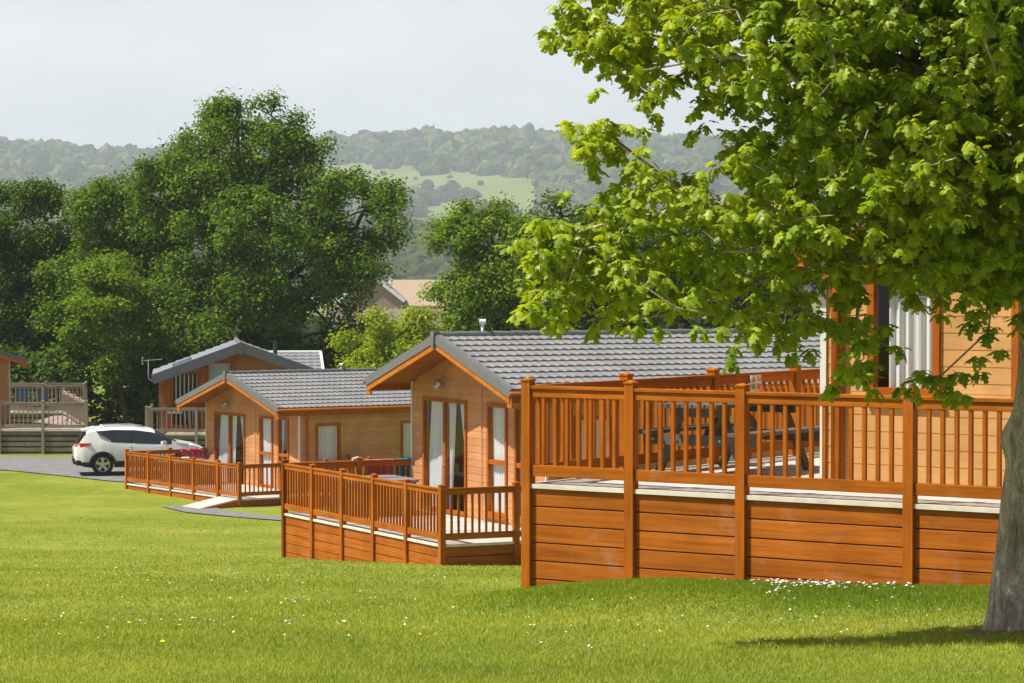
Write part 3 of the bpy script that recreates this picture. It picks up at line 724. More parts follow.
# ------------------------------------------------------------------ things on the decks
def picnic():
    c = to_world(D1, T1, 2.70, -.82); root = tag(empty('picnic_table', c, T1), 'dark aged timber picnic table with attached benches on the high foreground deck', 'picnic table')
    HLn = .98
    tb = MB()
    for k in range(5): y = -.30+k*.15; tb.box(-HLn, HLn, y-.068, y+.068, .72, .76)
    tb.build('table_top', M['picnic'], root, bevel=.004)
    for sg in (-1, 1):
        bb = MB()
        for k in range(2): y = sg*(.53+k*.125); bb.box(-HLn, HLn, y-.06, y+.06, .43, .47)
        bb.build('bench', M['picnic'], root, bevel=.004)
    for sx in (-1, 1):
        x = sx*.66
        for sg in (-1, 1):
            lb = MB(); lb.beam((x, sg*.54, 0), (x, sg*.22, .72), .05, .11, (1,0,0)); lb.build('leg', M['picnic'], root)
        cb = MB(); cb.box(x+sx*.03, x+sx*.075, -.69, .69, .31, .425); cb.box(x+sx*.03, x+sx*.075, -.36, .36, .615, .718)
        o = cb.build('cross_beam', M['picnic'], root)
        bo = MB()
        for y in (-.56, -.27, .27, .56): bo.tube([(x+sx*.076, y, .37), (x+sx*.09, y, .37)], .016, 8)
        bo.build('bolt', M['metal'], o)
    br = MB(); br.beam((.6,0,.37),(.12,0,.70),.05,.08); br.beam((-.6,0,.37),(-.12,0,.70),.05,.08); br.build('brace', M['picnic'], root)
picnic()

def safety_sign():
    p = to_world(D1, T1, 4.44, -.065, .87)
    root = tag(empty('safety_sign', p, T1), 'small white safety notice with four coloured symbols on the far rail of the high deck', 'sign')
    b = MB(); b.box(-.085, .085, -.012, 0, -.09, .12); b.build('board', M['white'], root)
    O_ = simple('orange_print', (.75,.22,.01), .5); G_ = simple('green_print', (.30,.45,.01), .5); R_ = simple('pink_print', (.6,.13,.17), .5); K = simple('dark_print', (.05,.04,.04), .5)
    f = -.0135
    q = MB(); q.face([(-.077,f,.028),(-.005,f,.028),(-.041,f,.108)]); q.build('warning_triangle', O_, root)
    q = MB(); q.face([(-.044,f-.001,.045),(-.038,f-.001,.045),(-.036,f-.001,.078),(-.046,f-.001,.078)]); q.box(-.044,-.038,f-.002,f-.001,.034,.040); q.build('exclamation_mark', K, root)
    q = MB(); q.face([(-.077,f,-.075),(-.008,f,-.075),(-.008,f,.008),(-.077,f,.008)]); q.build('green_panel', G_, root)
    q = MB(); q.box(-.07,-.015,f-.002,f-.001,-.048,-.040); q.box(-.065,-.02,f-.002,f-.001,-.028,-.021); q.build('green_panel_text', K, root)
    q = MB(); q.face([(.010,f,-.075),(.077,f,-.075),(.077,f,.008),(.010,f,.008)]); q.build('red_panel', R_, root)
    q = MB(); q.box(.018,.070,f-.002,f-.001,-.012,-.004); q.build('red_panel_text', O_, root)
    q = MB(); pts = [(.044+.034*math.cos(t), .068+.034*math.sin(t)) for t in np.linspace(0, 2*PI, 24, endpoint=False)]
    pi_ = [(.044+.026*math.cos(t), .068+.026*math.sin(t)) for t in np.linspace(0, 2*PI, 24, endpoint=False)]
    for k in range(24):
        k2 = (k+1) % 24; q.face([(pts[k][0],f,pts[k][1]),(pts[k2][0],f,pts[k2][1]),(pi_[k2][0],f,pi_[k2][1]),(pi_[k][0],f,pi_[k][1])])
    q.face([(.022,f-.001,.087),(.027,f-.001,.092),(.066,f-.001,.049),(.061,f-.001,.044)])
    q.build('prohibition_ring', simple('red_print', (.55,.03,.03), .5), root)
    q = MB(); q.box(.038,.050,f+.0004,f+.0006,.050,.078); q.build('figure', K, root)
safety_sign()
bpy.data.objects['safety_sign'].scale = (1.35, 1, .85)

def hot_tub(c, rz, label, small=True):
    root = tag(empty('hot_tub', c, rz), label, 'hot tub', 'covered hot tubs on the decks')
    def rr(mb, h0, h1, s, r_=.22, n=6):
        ring = []
        for qx, qy, a0 in ((1,1,0),(-1,1,90),(-1,-1,180),(1,-1,270)):
            for k in range(n+1):
                t = R(a0+90*k/n); ring.append((qx*(s-r_)+r_*math.cos(t), qy*(s-r_)+r_*math.sin(t)))
        i = len(mb.v); m_ = len(ring)
        mb.v += [(x,y,h0) for x,y in ring]+[(x,y,h1) for x,y in ring]
        for k in range(m_): mb.f.append((i+k, i+(k+1)%m_, i+m_+(k+1)%m_, i+m_+k)); mb.m.append(0)
        mb.f.append(tuple(i+m_+k for k in range(m_))); mb.m.append(0)
        mb.f.append(tuple(i+k for k in range(m_-1,-1,-1))); mb.m.append(0)
    b = MB(); rr(b, .0, .72, .72); b.build('cabinet', M['tub'], root)
    b = MB(); rr(b, .722, .765, .755); b.build('rim', M['dark_metal'], root)
    b = MB(); rr(b, .767, .83, .79, .2); b.box(-.79, .79, -.012, .012, .8305, .845); b.build('cover', M['tub_cover'], root, bevel=.01)
    return root
HT = hot_tub(to_world(D2, T2, 1.5, 6.45), T2, 'hot tub with flat grey cover in the corner of the middle deck')
HT2 = hot_tub(to_world(D3, T3, 1.6, 6.35), T3, 'hot tub with grey cover on the low far deck, mostly hidden by its railings')
HT.scale = HT2.scale = (.95,.95,.86)
b = MB(); b.tube([(0,0,0),(0,0,.035)], [.05,.06], 12)
t_ = b.build('ashtray', M['dark_metal']); t_.location = to_world(D2, T2, 1.2, 6.5, .728); tag(t_, 'small black dish on the grey hot tub cover of the middle deck', 'dish')

def towel(name, O, t, b0, b1, a, zlo, mat, label, inner=False, H=1.0, group='towels drying on deck rails'):
    """cloth folded over a rail that runs along x at y=a"""
    mb = MB(); n = 14
    prof = [(-.055, zlo), (-.058, H-.10), (-.05, H+.004), (-.02, H+.012), (.03, H+.012), (.055, H+.002), (.062, H-.12), (.060, zlo+.06)]
    if not inner: prof = [(-.047, H+.0), *prof[2:]]
    for i in range(n+1):
        x = b0+(b1-b0)*i/n
        for j, (y, z) in enumerate(prof):
            w = .004*math.sin(i*1.9+j*.5)*(1 if j in (0,1,6,7) else .1)
            mb.v.append((x, a+y+w*(-1 if y < 0 else 1), z+(.012*math.sin(i*.9) if j in (0, 7) else 0)))
    m_ = len(prof)
    for i in range(n):
        for j in range(m_-1):
            k = i*m_+j; mb.f.append((k, k+1, k+m_+1, k+m_)); mb.m.append(0)
    o = mb.build(name, mat, smooth=True); o.location = O; o.rotation_euler = (0,0,t)
    s = o.modifiers.new('thickness', 'SOLIDIFY'); s.thickness = .008
    return tag(o, label, 'towel', group)
towel('towel', D2, T2, 1.78, 2.42, 7.425, .55, simple('pink_towel', (.60,.14,.17), .9, .05, var=.15, scale=18), 'pink towel hung over the back rail of the middle deck')
towel('towel', D2, T2, 2.47, 2.79, 7.425, .45, simple('teal_towel', (.012,.25,.38), .9, .05, var=.12, scale=18), 'teal blue towel hung beside the pink towel on the middle deck')
b = MB(); b.tube([(0,0,0),(.12,.02,.01),(.2,0,0)], [.03,.045,.03], 8)
o = b.build('folded_cloth', simple('cream_cloth', (.68,.55,.45), .9)); o.location = to_world(D2, T2, 1.48, 7.425, 1.035); o.rotation_euler = (0,0,T2); tag(o, 'crumpled cream and pink cloth lying on the rail left of the towels', 'cloth')
def maroon():
    m, nt, out = new_mat('maroon_print')
    p = N(nt, 'ShaderNodeBsdfPrincipled', Roughness=.85)
    w = N(nt, 'ShaderNodeTexNoise', Scale=5, Detail=3, Distortion=2.5); L(nt, coords(nt, (1,1,1)), w.inputs[0])
    c = ramp(nt, w.outputs[0], [(.0, (.46,.012,.055)), (.535, (.46,.012,.055)), (.555, (.60,.46,.30)), (.60, (.60,.46,.30)), (.62, (.46,.012,.055))])
    L(nt, c, p.inputs[0]); L(nt, p.outputs[0], out.inputs[0]); return m
towel('beach_towel', D3, T3, 1.85, 2.74, 7.42, .40, maroon(), 'crimson beach towel with cream leafy print over the back rail of the low far deck', True)
b = MB()
for k in range(5):
    a_ = rnd.uniform(-.5, .5); b.tube([(a_, rnd.uniform(-.2,.2), .04), (a_+.16, rnd.uniform(-.2,.2), .055)], [.05,.035], 7)
o = b.build('crumpled_towel', simple('white_blue_cloth', (.66,.70,.80), .9, var=.3, scale=30)); o.location = to_world(D3, T3, 1.5, 6.5, .728); o.rotation_euler = (0,0,T3+.4); tag(o, 'white and blue crumpled cloth on the hot tub of the low far deck', 'cloth')

def garden_chair(c, rz, label):
    root = tag(empty('garden_chair', c, rz), label, 'chair', 'blue garden chairs on the far weathered deck')
    m = simple('blue_fabric', (.07,.16,.34), .7)
    b = MB(); b.box(-.24,.24,-.24,.24,.42,.46); b.build('seat', m, root)
    b = MB(); b.hexa([(-.24,.22,.46),(.24,.22,.46),(.24,.26,.46),(-.24,.26,.46),(-.24,.38,1.08),(.24,.38,1.08),(.24,.42,1.08),(-.24,.42,1.08)]); b.build('backrest', m, root)
    for x in (-.22,.22):
        for y in (-.22,.24):
            b = MB(); b.tube([(x,y,0),(x,y,.42)], .015, 6); b.build('leg', M['metal'], root)
garden_chair((-20.35, 117.6, -5.78), R(170), 'blue high backed garden chair nearest the lodge wall, seen through weathered rails')
garden_chair((-19.65, 117.7, -5.78), R(190), 'blue garden chair to the right of the first, seen through weathered rails')

# ------------------------------------------------------------------ car
def car():
    yaw = R(11); loc = Vector((-12.33, 93.2, gz(-12.4, 93.0)+.035))
    root = tag(empty('parked_car', loc, yaw), 'white compact crossover car with black lower cladding parked on the road', 'car')
    Lh = 2.19; xr, xf = -1.27, 1.38; wr = .355    # wheel centres
    xs = sorted(set(np.round(np.concatenate([np.linspace(-2.19, 2.19, 56), np.linspace(xr-.44, xr+.44, 17), np.linspace(xf-.44, xf+.44, 17)]), 4)))
    I = np.interp
    def half(x):   # plan half width
        return I(x, [-2.19,-2.12,-1.9,-1.3,0,1.3,1.8,2.05,2.19], [.62,.76,.855,.90,.905,.895,.83,.68,.45])
    def zb(x):
        b_ = I(x, [-2.19,-2.05,-1.8,1.85,2.19], [.46,.34,.27,.24,.34])
        for xc in (xr, xf):
            d = abs(x-xc)
            if d < .41: b_ = max(b_, .33+math.sqrt(.41**2-d**2))
        return b_
    def belt(x): return I(x, [-2.19,-2.0,-1.75,-1.0,0,.9,1.15,1.7,2.05,2.19], [.84,.95,1.06,1.09,1.03,1.0,1.0,.96,.83,.68])
    def roof(x): return I(x, [-2.19,-2.06,-1.9,-1.72,-1.5,-.9,-.2,.35,.7,1.05,1.22,1.7,2.05,2.19], [.86,1.02,1.30,1.49,1.545,1.585,1.575,1.49,1.33,1.13,1.065,.99,.86,.70])
    def ring(x):
        h = half(x); z0 = zb(x); zbt = belt(x); zr_ = max(roof(x), zbt+.004)
        zm = max(z0, min(zbt-.02, .62)); clad = max(z0, min(.44, zbt-.06))
        tum = min(1, (zr_-zbt)/.55)
        y_r = h*(1-.30*tum) if tum > .08 else h*.86
        mid = zbt+(zr_-zbt)*.80
        ym = h*(1-.04)-(h*.96-y_r)*.70
        return [(x,h*.80,z0), (x,h*.97,z0), (x,h*.99,clad), (x,h,max(zm,clad)), (x,h*.985,max(zm,clad)+(zbt-max(zm,clad))*.6), (x,h*.955,zbt),
                (x,ym,mid), (x,y_r*.93,zr_-.012*tum), (x,y_r*.6,zr_+.012*tum), (x,0,zr_+.02*tum)]
    mb = MB(); rs = [ring(x) for x in xs]; K = len(rs[0])
    for sg in (1, -1):
        base = len(mb.v)
        for r_ in rs: mb.v += [(p[0], sg*p[1], p[2]) for p in r_]
        for i in range(len(xs)-1):
            xm = (xs[i]+xs[i+1])/2
            for j in range(K-1):
                a, b2, c, d = base+i*K+j, base+(i+1)*K+j, base+(i+1)*K+j+1, base+i*K+j+1
                f = (a,b2,c,d) if sg < 0 else (d,c,b2,a)
                m_ = 0
                if j <= 1: m_ = 1
                hi = roof(xm)-belt(xm)
                if j == 5 and -1.62 < xm < .98 and hi > .12:
                    m_ = 0 if xm < -1.0 else (2 if not (-.33 < xm < -.25) else 1)
                if j in (6,7,8) and .42 < xm < 1.13: m_ = 2          # windscreen
                if j in (5,6,7,8) and -2.09 < xm < -1.80: m_ = 2 if j > 5 else 0
                mb.f.append(f); mb.m.append(m_)
        for e, i in ((0,0),(1,len(xs)-1)):
            f = tuple(base+i*K+j for j in range(K)); mb.f.append(f if (e == 0) == (sg > 0) else f[::-1]); mb.m.append(0)
    o = mb.build('body', [M['car_white'], M['car_black'], M['dark']], root, smooth=True)
    es = o.modifiers.new('split', 'EDGE_SPLIT'); es.split_angle = R(28)
    # side glass sits just outside the body
    for sg, nm in ((-1,'side_window'),(1,'side_window')):
        for x0, x1 in ((-1.46,-.34),(-.24,.92)):
            gm = MB(); st = [x for x in np.linspace(x0, x1, 14)]
            prev = None
            for x in st:
                r_ = ring(x); p, q = r_[5], r_[6]
                lo = Vector((p[0], sg*(p[1]+.004), p[2]+.02)); hi = Vector((q[0], sg*(q[1]+.004), q[2]-.005))
                lo.z += max(0, -.95-x)*.62; lo.y += -sg*max(0, -1.05-x)*.10
                if hi.z < lo.z+.01: hi.z = lo.z+.01; hi.y = lo.y
                if prev: gm.face([prev[0], lo, hi, prev[1]])
                prev = (lo, hi)
            gm.build(nm, simple('car_glass', (.03,.033,.038), .06, .8), root, smooth=True)
    gm = MB()
    gm.face([(-1.87,-.57,1.40),(-1.87,.57,1.40),(-2.085,.66,1.06),(-2.085,-.66,1.06)]); gm.build('rear_window', simple('rear_glass', (.02,.022,.026), .06, .8), root)
    # spoiler
    sp = MB(); sp.hexa([(-1.94,-.58,1.43),(-1.5,-.60,1.42),(-1.5,.60,1.42),(-1.94,.58,1.43),(-1.95,-.58,1.465),(-1.5,-.60,1.568),(-1.5,.60,1.568),(-1.95,.58,1.465)]); sp.build('spoiler', M['car_white'], root, bevel=.01)
    for sg in (-1, 1):
        rr = MB(); rr.tube([(-1.35,sg*.58,1.55),(-1.2,sg*.585,1.598),(-.3,sg*.59,1.61),(.1,sg*.585,1.56)], .014, 6); rr.build('roof_rail', M['alloy'], root, smooth=True)
        tl = MB(); tl.hexa([(-2.17,sg*.60,.93),(-1.98,sg*.80,.93),(-1.66,sg*.892,.99),(-2.10,sg*.60,.93),(-2.13,sg*.60,1.05),(-1.98,sg*.80,1.06),(-1.62,sg*.885,1.06),(-2.06,sg*.60,1.05)])
        tl.build('tail_light', M['red_lens'], root)
        hl = MB(); hl.hexa([(2.13,sg*.48,.68),(1.85,sg*.80,.72),(1.55,sg*.885,.78),(1.9,sg*.5,.68),(2.07,sg*.48,.80),(1.82,sg*.79,.83),(1.50,sg*.87,.87),(1.9,sg*.5,.80)])
        hl.build('headlight', simple('headlight', (.6,.62,.65), .1, .8), root)
        mi = MB(); mi.hexa([(.62,sg*.90,.98),(.80,sg*.90,.99),(.84,sg*1.08,1.01),(.66,sg*1.10,1.0),(.62,sg*.90,1.10),(.78,sg*.90,1.10),(.80,sg*1.08,1.12),(.66,sg*1.10,1.13)])
        mi.build('wing_mirror', M['car_white'], root, bevel=.02)
        for hx in (-.35, .62):
            h_ = MB(); h_.box(hx-.10, hx+.10, sg*.905, sg*.935, .90, .925); h_.build('door_handle', M['car_white'], root)
        ds = MB()
        for sx in (-.32, .85): ds.box(sx-.006, sx+.006, sg*.90, sg*.908, .46, 1.0)
        ds.box(-1.0, 1.0, sg*.905, sg*.925, .36, .47)
        ds.build('door_sill', M['car_black'], root)
        for xc in (xr, xf):
            ar = MB(); n = 22
            for k in range(n):
                t0, t1 = R(-12+204*k/n), R(-12+204*(k+1)/n)
                q = []
                for t in (t0, t1):
                    for rr_ in (.375, .445): q.append((xc+rr_*math.cos(t), .345+rr_*math.sin(t)))
                y0 = sg*.80; y1 = sg*(half(xc)+.018)
                ar.hexa([(q[0][0],y0,q[0][1]),(q[1][0],y0,q[1][1]),(q[3][0],y0,q[3][1]),(q[2][0],y0,q[2][1]),(q[0][0],y1,q[0][1]),(q[1][0],y1,q[1][1]),(q[3][0],y1,q[3][1]),(q[2][0],y1,q[2][1])])
            ar.build('wheel_arch', M['car_black'], root)
            w = empty('wheel', (xc, sg*.80, wr), 0, root)
            ty = MB(); prof = [(.10,.235),(.10,.33),(.06,.355),(-.06,.355),(-.10,.33),(-.10,.235)]; n = 36
            for k in range(n):
                t0, t1 = 2*PI*k/n, 2*PI*(k+1)/n
                for (a, r0), (b_, r1) in zip(prof, prof[1:]):
                    ty.face([(r0*math.cos(t0), a*sg, r0*math.sin(t0)), (r0*math.cos(t1), a*sg, r0*math.sin(t1)), (r1*math.cos(t1), b_*sg, r1*math.sin(t1)), (r1*math.cos(t0), b_*sg, r1*math.sin(t0))])
            ty.build('tyre', M['tyre'], w, smooth=False)
            rm = MB()
            for k in range(n):
                t0, t1 = 2*PI*k/n, 2*PI*(k+1)/n
                rm.face([(r*math.cos(t), y*sg, r*math.sin(t)) for r, t, y in ((.24,t0,.095),(.24,t1,.095),(.215,t1,.085),(.215,t0,.085))])
            for k in range(5):
                t = 2*PI*k/5+.3; c_, s_ = math.cos(t), math.sin(t)
                a = [(.03,-.035),(.22,-.055),(.22,.055),(.03,.035)]
                ps = [(c_*r-s_*w_, s_*r+c_*w_) for r, w_ in a]
                rm.hexa([(p[0], .05*sg, p[1]) for p in ps]+[(p[0], .085*sg, p[1]) for p in ps])
            rm.tube([(0,.04*sg,0),(0,.09*sg,0)], .05, 12); rm.build('rim', M['alloy'], w)
            dk = MB(); dk.tube([(0,.02*sg,0),(0,.03*sg,0)], .235, 24); dk.build('brake_disc', M['car_black'], w)
    b = MB(); b.box(-2.21,-2.15,-.70,.70,.36,.56); b.box(-2.13,-1.80,-.82,.82,.33,.50); b.build('rear_bumper', M['car_black'], root, bevel=.02)
    b = MB(); b.box(-2.215,-2.19,-.26,.26,.78,.89); b.build('number_plate', M['yellow_plate'], root)
car()

# ------------------------------------------------------------------ trees
def hx(n): return rng.standard_normal((n, 3))
def unit(v): return v/np.maximum(np.linalg.norm(v, axis=-1, keepdims=True), 1e-9)
LT_V = np.array([(0,0,0),(.32,0,-.02),(.62,0,-.09),(1,0,-.26),
                 (.06,.30,-.10),(.26,.20,-.06),(.50,.47,-.22),(.60,.20,-.14),(.84,.25,-.26),
                 (.06,-.30,-.10),(.26,-.20,-.06),(.50,-.47,-.22),(.60,-.20,-.14),(.84,-.25,-.26)], float)
LT_F4 = np.array([(0,4,5,1),(0,1,10,9),(2,7,8,3),(2,3,13,12)])
LT_F5 = np.array([(1,5,6,7,2),(1,2,12,11,10)])
KT_V = np.array([(0,0,0),(.5,.36,-.08),(1,0,-.12),(.5,-.36,-.08)], float)
KT_F4 = np.array([(0,3,2,1)])
def leaf_mesh(name, P, Dr, Nn, S, mat, parent, fine):
    Dr = unit(Dr); Sd = unit(np.cross(Nn, Dr)); Nn = np.cross(Dr, Sd)
    V0 = LT_V if fine else KT_V
    V = P[:,None,:]+S[:,None,None]*(V0[None,:,0:1]*Dr[:,None,:]+V0[None,:,1:2]*Sd[:,None,:]+V0[None,:,2:3]*Nn[:,None,:])
    k = len(V0); off = (np.arange(len(P))*k)[:,None,None]
    Fs = [(LT_F4[None]+off).reshape(-1,4), (LT_F5[None]+off).reshape(-1,5)] if fine else [(KT_F4[None]+off).reshape(-1,4)]
    return np_mesh(name, V.reshape(-1,3), Fs, mat, parent)

def skeleton(trunk, clusters, start=1, r_tip=.006, power=2.35, bend=.06):
    """trunk: list of points; clusters joined one by one to the nearest node. returns nodes, parent, radius"""
    nodes = [np.array(p, float) for p in trunk]; par = [-1]+list(range(len(trunk)-1)); dist = [0.0]
    for i in range(1, len(nodes)): dist.append(dist[-1]+np.linalg.norm(nodes[i]-nodes[i-1]))
    c0 = nodes[-1]; order = np.argsort(np.linalg.norm(clusters-c0, axis=1)); tips = {}
    arr = np.array(nodes); dd = np.array(dist); ok = np.arange(len(nodes)) >= start
    for ci in order:
        c = clusters[ci]
        dv = c-arr; dl = np.linalg.norm(dv, axis=1)
        cost = dl+.22*dd+np.where(dv[:,2] < 0, -dv[:,2]*.35, 0); cost[~ok] = 1e9
        j = int(np.argmin(cost)); a = arr[j]; ln = dl[j]
        k = max(1, int(ln/.35)); prev = j; lift = np.array([0,0,1.0])*ln*.06
        for q in range(1, k+1):
            t = q/k; p = a+(c-a)*t+lift*math.sin(PI*t)+(rng.standard_normal(3)*bend*min(ln,.6)*.5 if q < k else 0)
            par.append(prev); dd = np.append(dd, dd[prev]+ln/k); arr = np.vstack([arr, p]); ok = np.append(ok, True); prev = len(arr)-1
        tips[ci] = prev
    n = len(arr); w = np.zeros(n)
    for t in tips.values(): w[t] += r_tip**power
    for i in range(n-1, 0, -1):
        if par[i] >= 0: w[par[i]] += w[i]
    return arr, par, np.maximum(w, (r_tip*.6)**power)**(1/power), tips
def branch_mesh(name, arr, par, rad, mat, parent, nseg=6, base_r=None, fix=0):
    rad = rad.copy()
    if base_r is not None:      # scale radii so the trunk base is right
        rad *= base_r/rad[0]; rad = np.maximum(rad, .004)
    kids = {}
    for i, p in enumerate(par): kids.setdefault(p, []).append(i)
    mb = MB(); used = set()
    def chain(i):
        ch = [i]
        while True:
            ks = kids.get(ch[-1], [])
            if not ks: break
            b = max(ks, key=lambda k: rad[k]); ch.append(b)
        return ch
    stack = [0]
    while stack:
        i = stack.pop(); ch = chain(i)
        start = [par[i]] if par[i] >= 0 else []
        pts = [arr[k] for k in start+ch]; rr = [min(rad[par[i]], rad[i]*1.15)] if start else []
        rr += [rad[k] for k in ch]
        if len(pts) > 1: mb.tube(pts, rr, nseg if rr[0] > .02 else 4, cap=False)
        for k in ch:
            for q in kids.get(k, []):
                if q not in ch: stack.append(q)
    return mb.build(name, mat, parent, smooth=True)

def in_lobes(lobes, n, shell=.0):
    """sample n points in a union of ellipsoids (cx,cy,cz,rx,ry,rz)"""
    L_ = np.array(lobes, float); vol = L_[:,3]*L_[:,4]*L_[:,5]; k = rng.choice(len(L_), n, p=vol/vol.sum())
    d = unit(hx(n)); r = (shell+(1-shell)*rng.random(n)**.6)[:,None]
    return L_[k,:3]+d*L_[k,3:6]*r, d
def mid_tree(name, label, base, lobes, ncl, lpc, size, crad, leaf, bark='bark_dark', tr=.22, group='trees behind the lodges', cat='tree', shell=.35, trunk_top=None):
    """lobes in world coords"""
    base = Vector((base[0], base[1], gz(base[0], base[1])-.1))
    root = tag(empty(name, base), label, cat, group)
    B = np.array(base)
    per_ = 7; ksub = int(ncl*1.35)//per_; ncl = ksub*per_
    sub, sd = in_lobes(lobes, ksub, .45)
    cl = np.repeat(sub, per_, 0)+unit(unit(hx(ncl))+np.repeat(sd, per_, 0)*.5+np.array([0,-.1,.45]))*crad*rng.uniform(.7, 1.15, ncl)[:,None]-B
    L_ = np.array(lobes); cen = (L_[:,:3]*(L_[:,3]*L_[:,4]*L_[:,5])[:,None]).sum(0)/(L_[:,3]*L_[:,4]*L_[:,5]).sum()-B
    low = max(.35, (L_[:,2]-L_[:,5]).min()-B[2]+.5)
    top = cen[2]+.3 if trunk_top is None else trunk_top
    m = 7; tk = [np.array([cen[0]*(k/m)**1.3+.12*math.sin(k*1.7), cen[1]*(k/m)**1.3, top*k/m]) for k in range(m+1)]
    st = max(1, int(m*min(.8, low/top)))
    arr, par, rad, tips = skeleton(tk, cl, st, .02)
    branch_mesh('trunk', arr, par, rad, M[bark], root, 7, tr)
    n = ncl*lpc; ci = np.repeat(np.arange(ncl), lpc)
    off = hx(n)*np.array([1,1,.68])*crad*.42; P = cl[ci]+off
    Nn = unit(unit(off)*.8+np.array([0,0,.9])+hx(n)*.55); Dr = unit(np.cross(Nn, hx(n)))
    S = size*rng.uniform(.65, 1.35, n)
    leaf_mesh('crown', P, Dr, Nn, S, M[leaf], root, False)
    return root
def PX(x, y, Y):   # a world point at depth Y (metres) seen at this direction from the photographer
    return ((x-512)/2815*Y, Y, -(y-272.9)/2815*Y)
def lobe(x, y, Y, rx, rz, ry=None):   # radii in metres
    p = PX(x, y, Y); return (p[0], p[1], p[2], rx, ry or rx, rz)

# the big rounded tree left of centre
Y = 124; s = Y/2815
mid_tree('oak_tree', 'largest rounded oak tree rising above the skyline left of centre', (-12, Y),
    [lobe(240,162,Y,70*s,50*s), lobe(272,150,Y-1,42*s,42*s), lobe(198,195,Y,58*s,55*s), lobe(310,132,Y,12*s,20*s,1.5), lobe(325,222,Y-1,42*s,45*s,2.5), lobe(255,250,Y-1.5,95*s,80*s,4.2), lobe(195,255,Y-.5,50*s,60*s,2.4), lobe(165,215,Y,30*s,30*s,1.6), lobe(350,240,Y-1,60*s,48*s,3), lobe(360,215,Y-1,30*s,36*s,2), lobe(385,235,Y-1,30*s,34*s,2), lobe(392,208,Y-.5,24*s,22*s,1.5), lobe(215,330,Y-2,80*s,70*s,3.4), lobe(320,320,Y-1.5,62*s,58*s,3)],
    1250, 80, .150, .72, 'leaf_oak', tr=.45)
Y = 128; s = Y/2815
mid_tree('broadleaf_tree', 'dark broadleaf tree at the far left behind the weathered deck', (-23, Y),
    [lobe(25,235,Y,55*s,50*s), lobe(-40,240,Y,60*s,60*s), lobe(40,300,Y-1,58*s,55*s), lobe(-20,320,Y-1,70*s,70*s), lobe(60,225,Y,28*s,32*s)],
    620, 80, .155, .75, 'leaf_dark', tr=.3)
mid_tree('broadleaf_tree', 'tree beyond the left edge of the picture behind the far left lodge', (-32, Y),
    [lobe(-180,240,Y,75*s,65*s), lobe(-150,310,Y,90*s,65*s)], 420, 60, .2, .78, 'leaf_oak', tr=.3)
Y = 126; s = Y/2815
mid_tree('broadleaf_tree', 'mid green tree between the dark left tree and the largest oak', (-18, Y),
    [lobe(112,235,Y,42*s,46*s), lobe(150,250,Y,35*s,45*s), lobe(100,300,Y-.5,55*s,60*s)],
    500, 80, .150, .70, 'leaf_oak', tr=.28)
Y = 120; s = Y/2815
mid_tree('young_tree', 'lighter green young tree in front of the oaks, above the white car', (-16.5, Y),
    [lobe(112,300,Y,32*s,34*s), lobe(95,350,Y,30*s,24*s), lobe(140,330,Y,24*s,34*s)],
    230, 80, .145, .55, 'leaf_mid', tr=.14)
Y = 121; s = Y/2815
mid_tree('dark_hedge', 'dark shaded evergreen hedge behind the white car', (-17, Y),
    [lobe(x_,395,Y+(i%2),34*s,44*s,1.6) for i, x_ in enumerate(range(-208, 480, 42))],
    1350, 60, .22, .7, 'leaf_dark', tr=.12, group='shrubs behind the lodges', cat='hedge')
Y = 104; s = Y/2815
mid_tree('lime_shrub', 'bright yellow green shrub between the two tan lodge roofs', (-4.6, Y),
    [lobe(395,352,Y,40*s,36*s), lobe(430,345,Y,20*s,24*s), lobe(365,360,Y,24*s,26*s)],
    230, 75, .12, .48, 'leaf_lime', tr=.08, group='shrubs behind the lodges', cat='shrub')
Y = 112; s = Y/2815
mid_tree('ash_tree', 'layered airy tree with upward shoots right of centre, behind the middle roof', (-.4, Y),
    [lobe(465,245,Y,28*s,30*s), lobe(500,240,Y,34*s,34*s), lobe(484,290,Y,46*s,38*s), lobe(530,285,Y,48*s,48*s), lobe(432,225,Y,9*s,20*s), lobe(475,325,Y,38*s,28*s)],
    420, 75, .14, .58, 'leaf_mid', tr=.22)
Y = 120; s = Y/2815
mid_tree('broadleaf_tree', 'dense dark tree behind the left edge of the foreground tree', (3, Y),
    [lobe(560,240,Y,48*s,42*s), lobe(610,260,Y,55*s,45*s), lobe(580,310,Y,80*s,50*s)],
    470, 75, .155, .72, 'leaf_dark', tr=.3)
mid_tree('broadleaf_tree', 'dark tree largely hidden behind the foreground crown above the middle roof', (9, Y+3),
    [lobe(700,255,Y+3,62*s,45*s), lobe(760,270,Y+3,62*s,55*s), lobe(720,310,Y+3,80*s,45*s)],
    380, 58, .2, .75, 'leaf_dark', tr=.3)
mid_tree('broadleaf_tree', 'tree at the right behind the boarded lodge nearest the camera', (19, Y+5),
    [lobe(900,245,Y+5,80*s,70*s), lobe(980,270,Y+5,80*s,70*s), lobe(920,330,Y+5,110*s,50*s)],
    380, 55, .22, .8, 'leaf_oak', tr=.35)

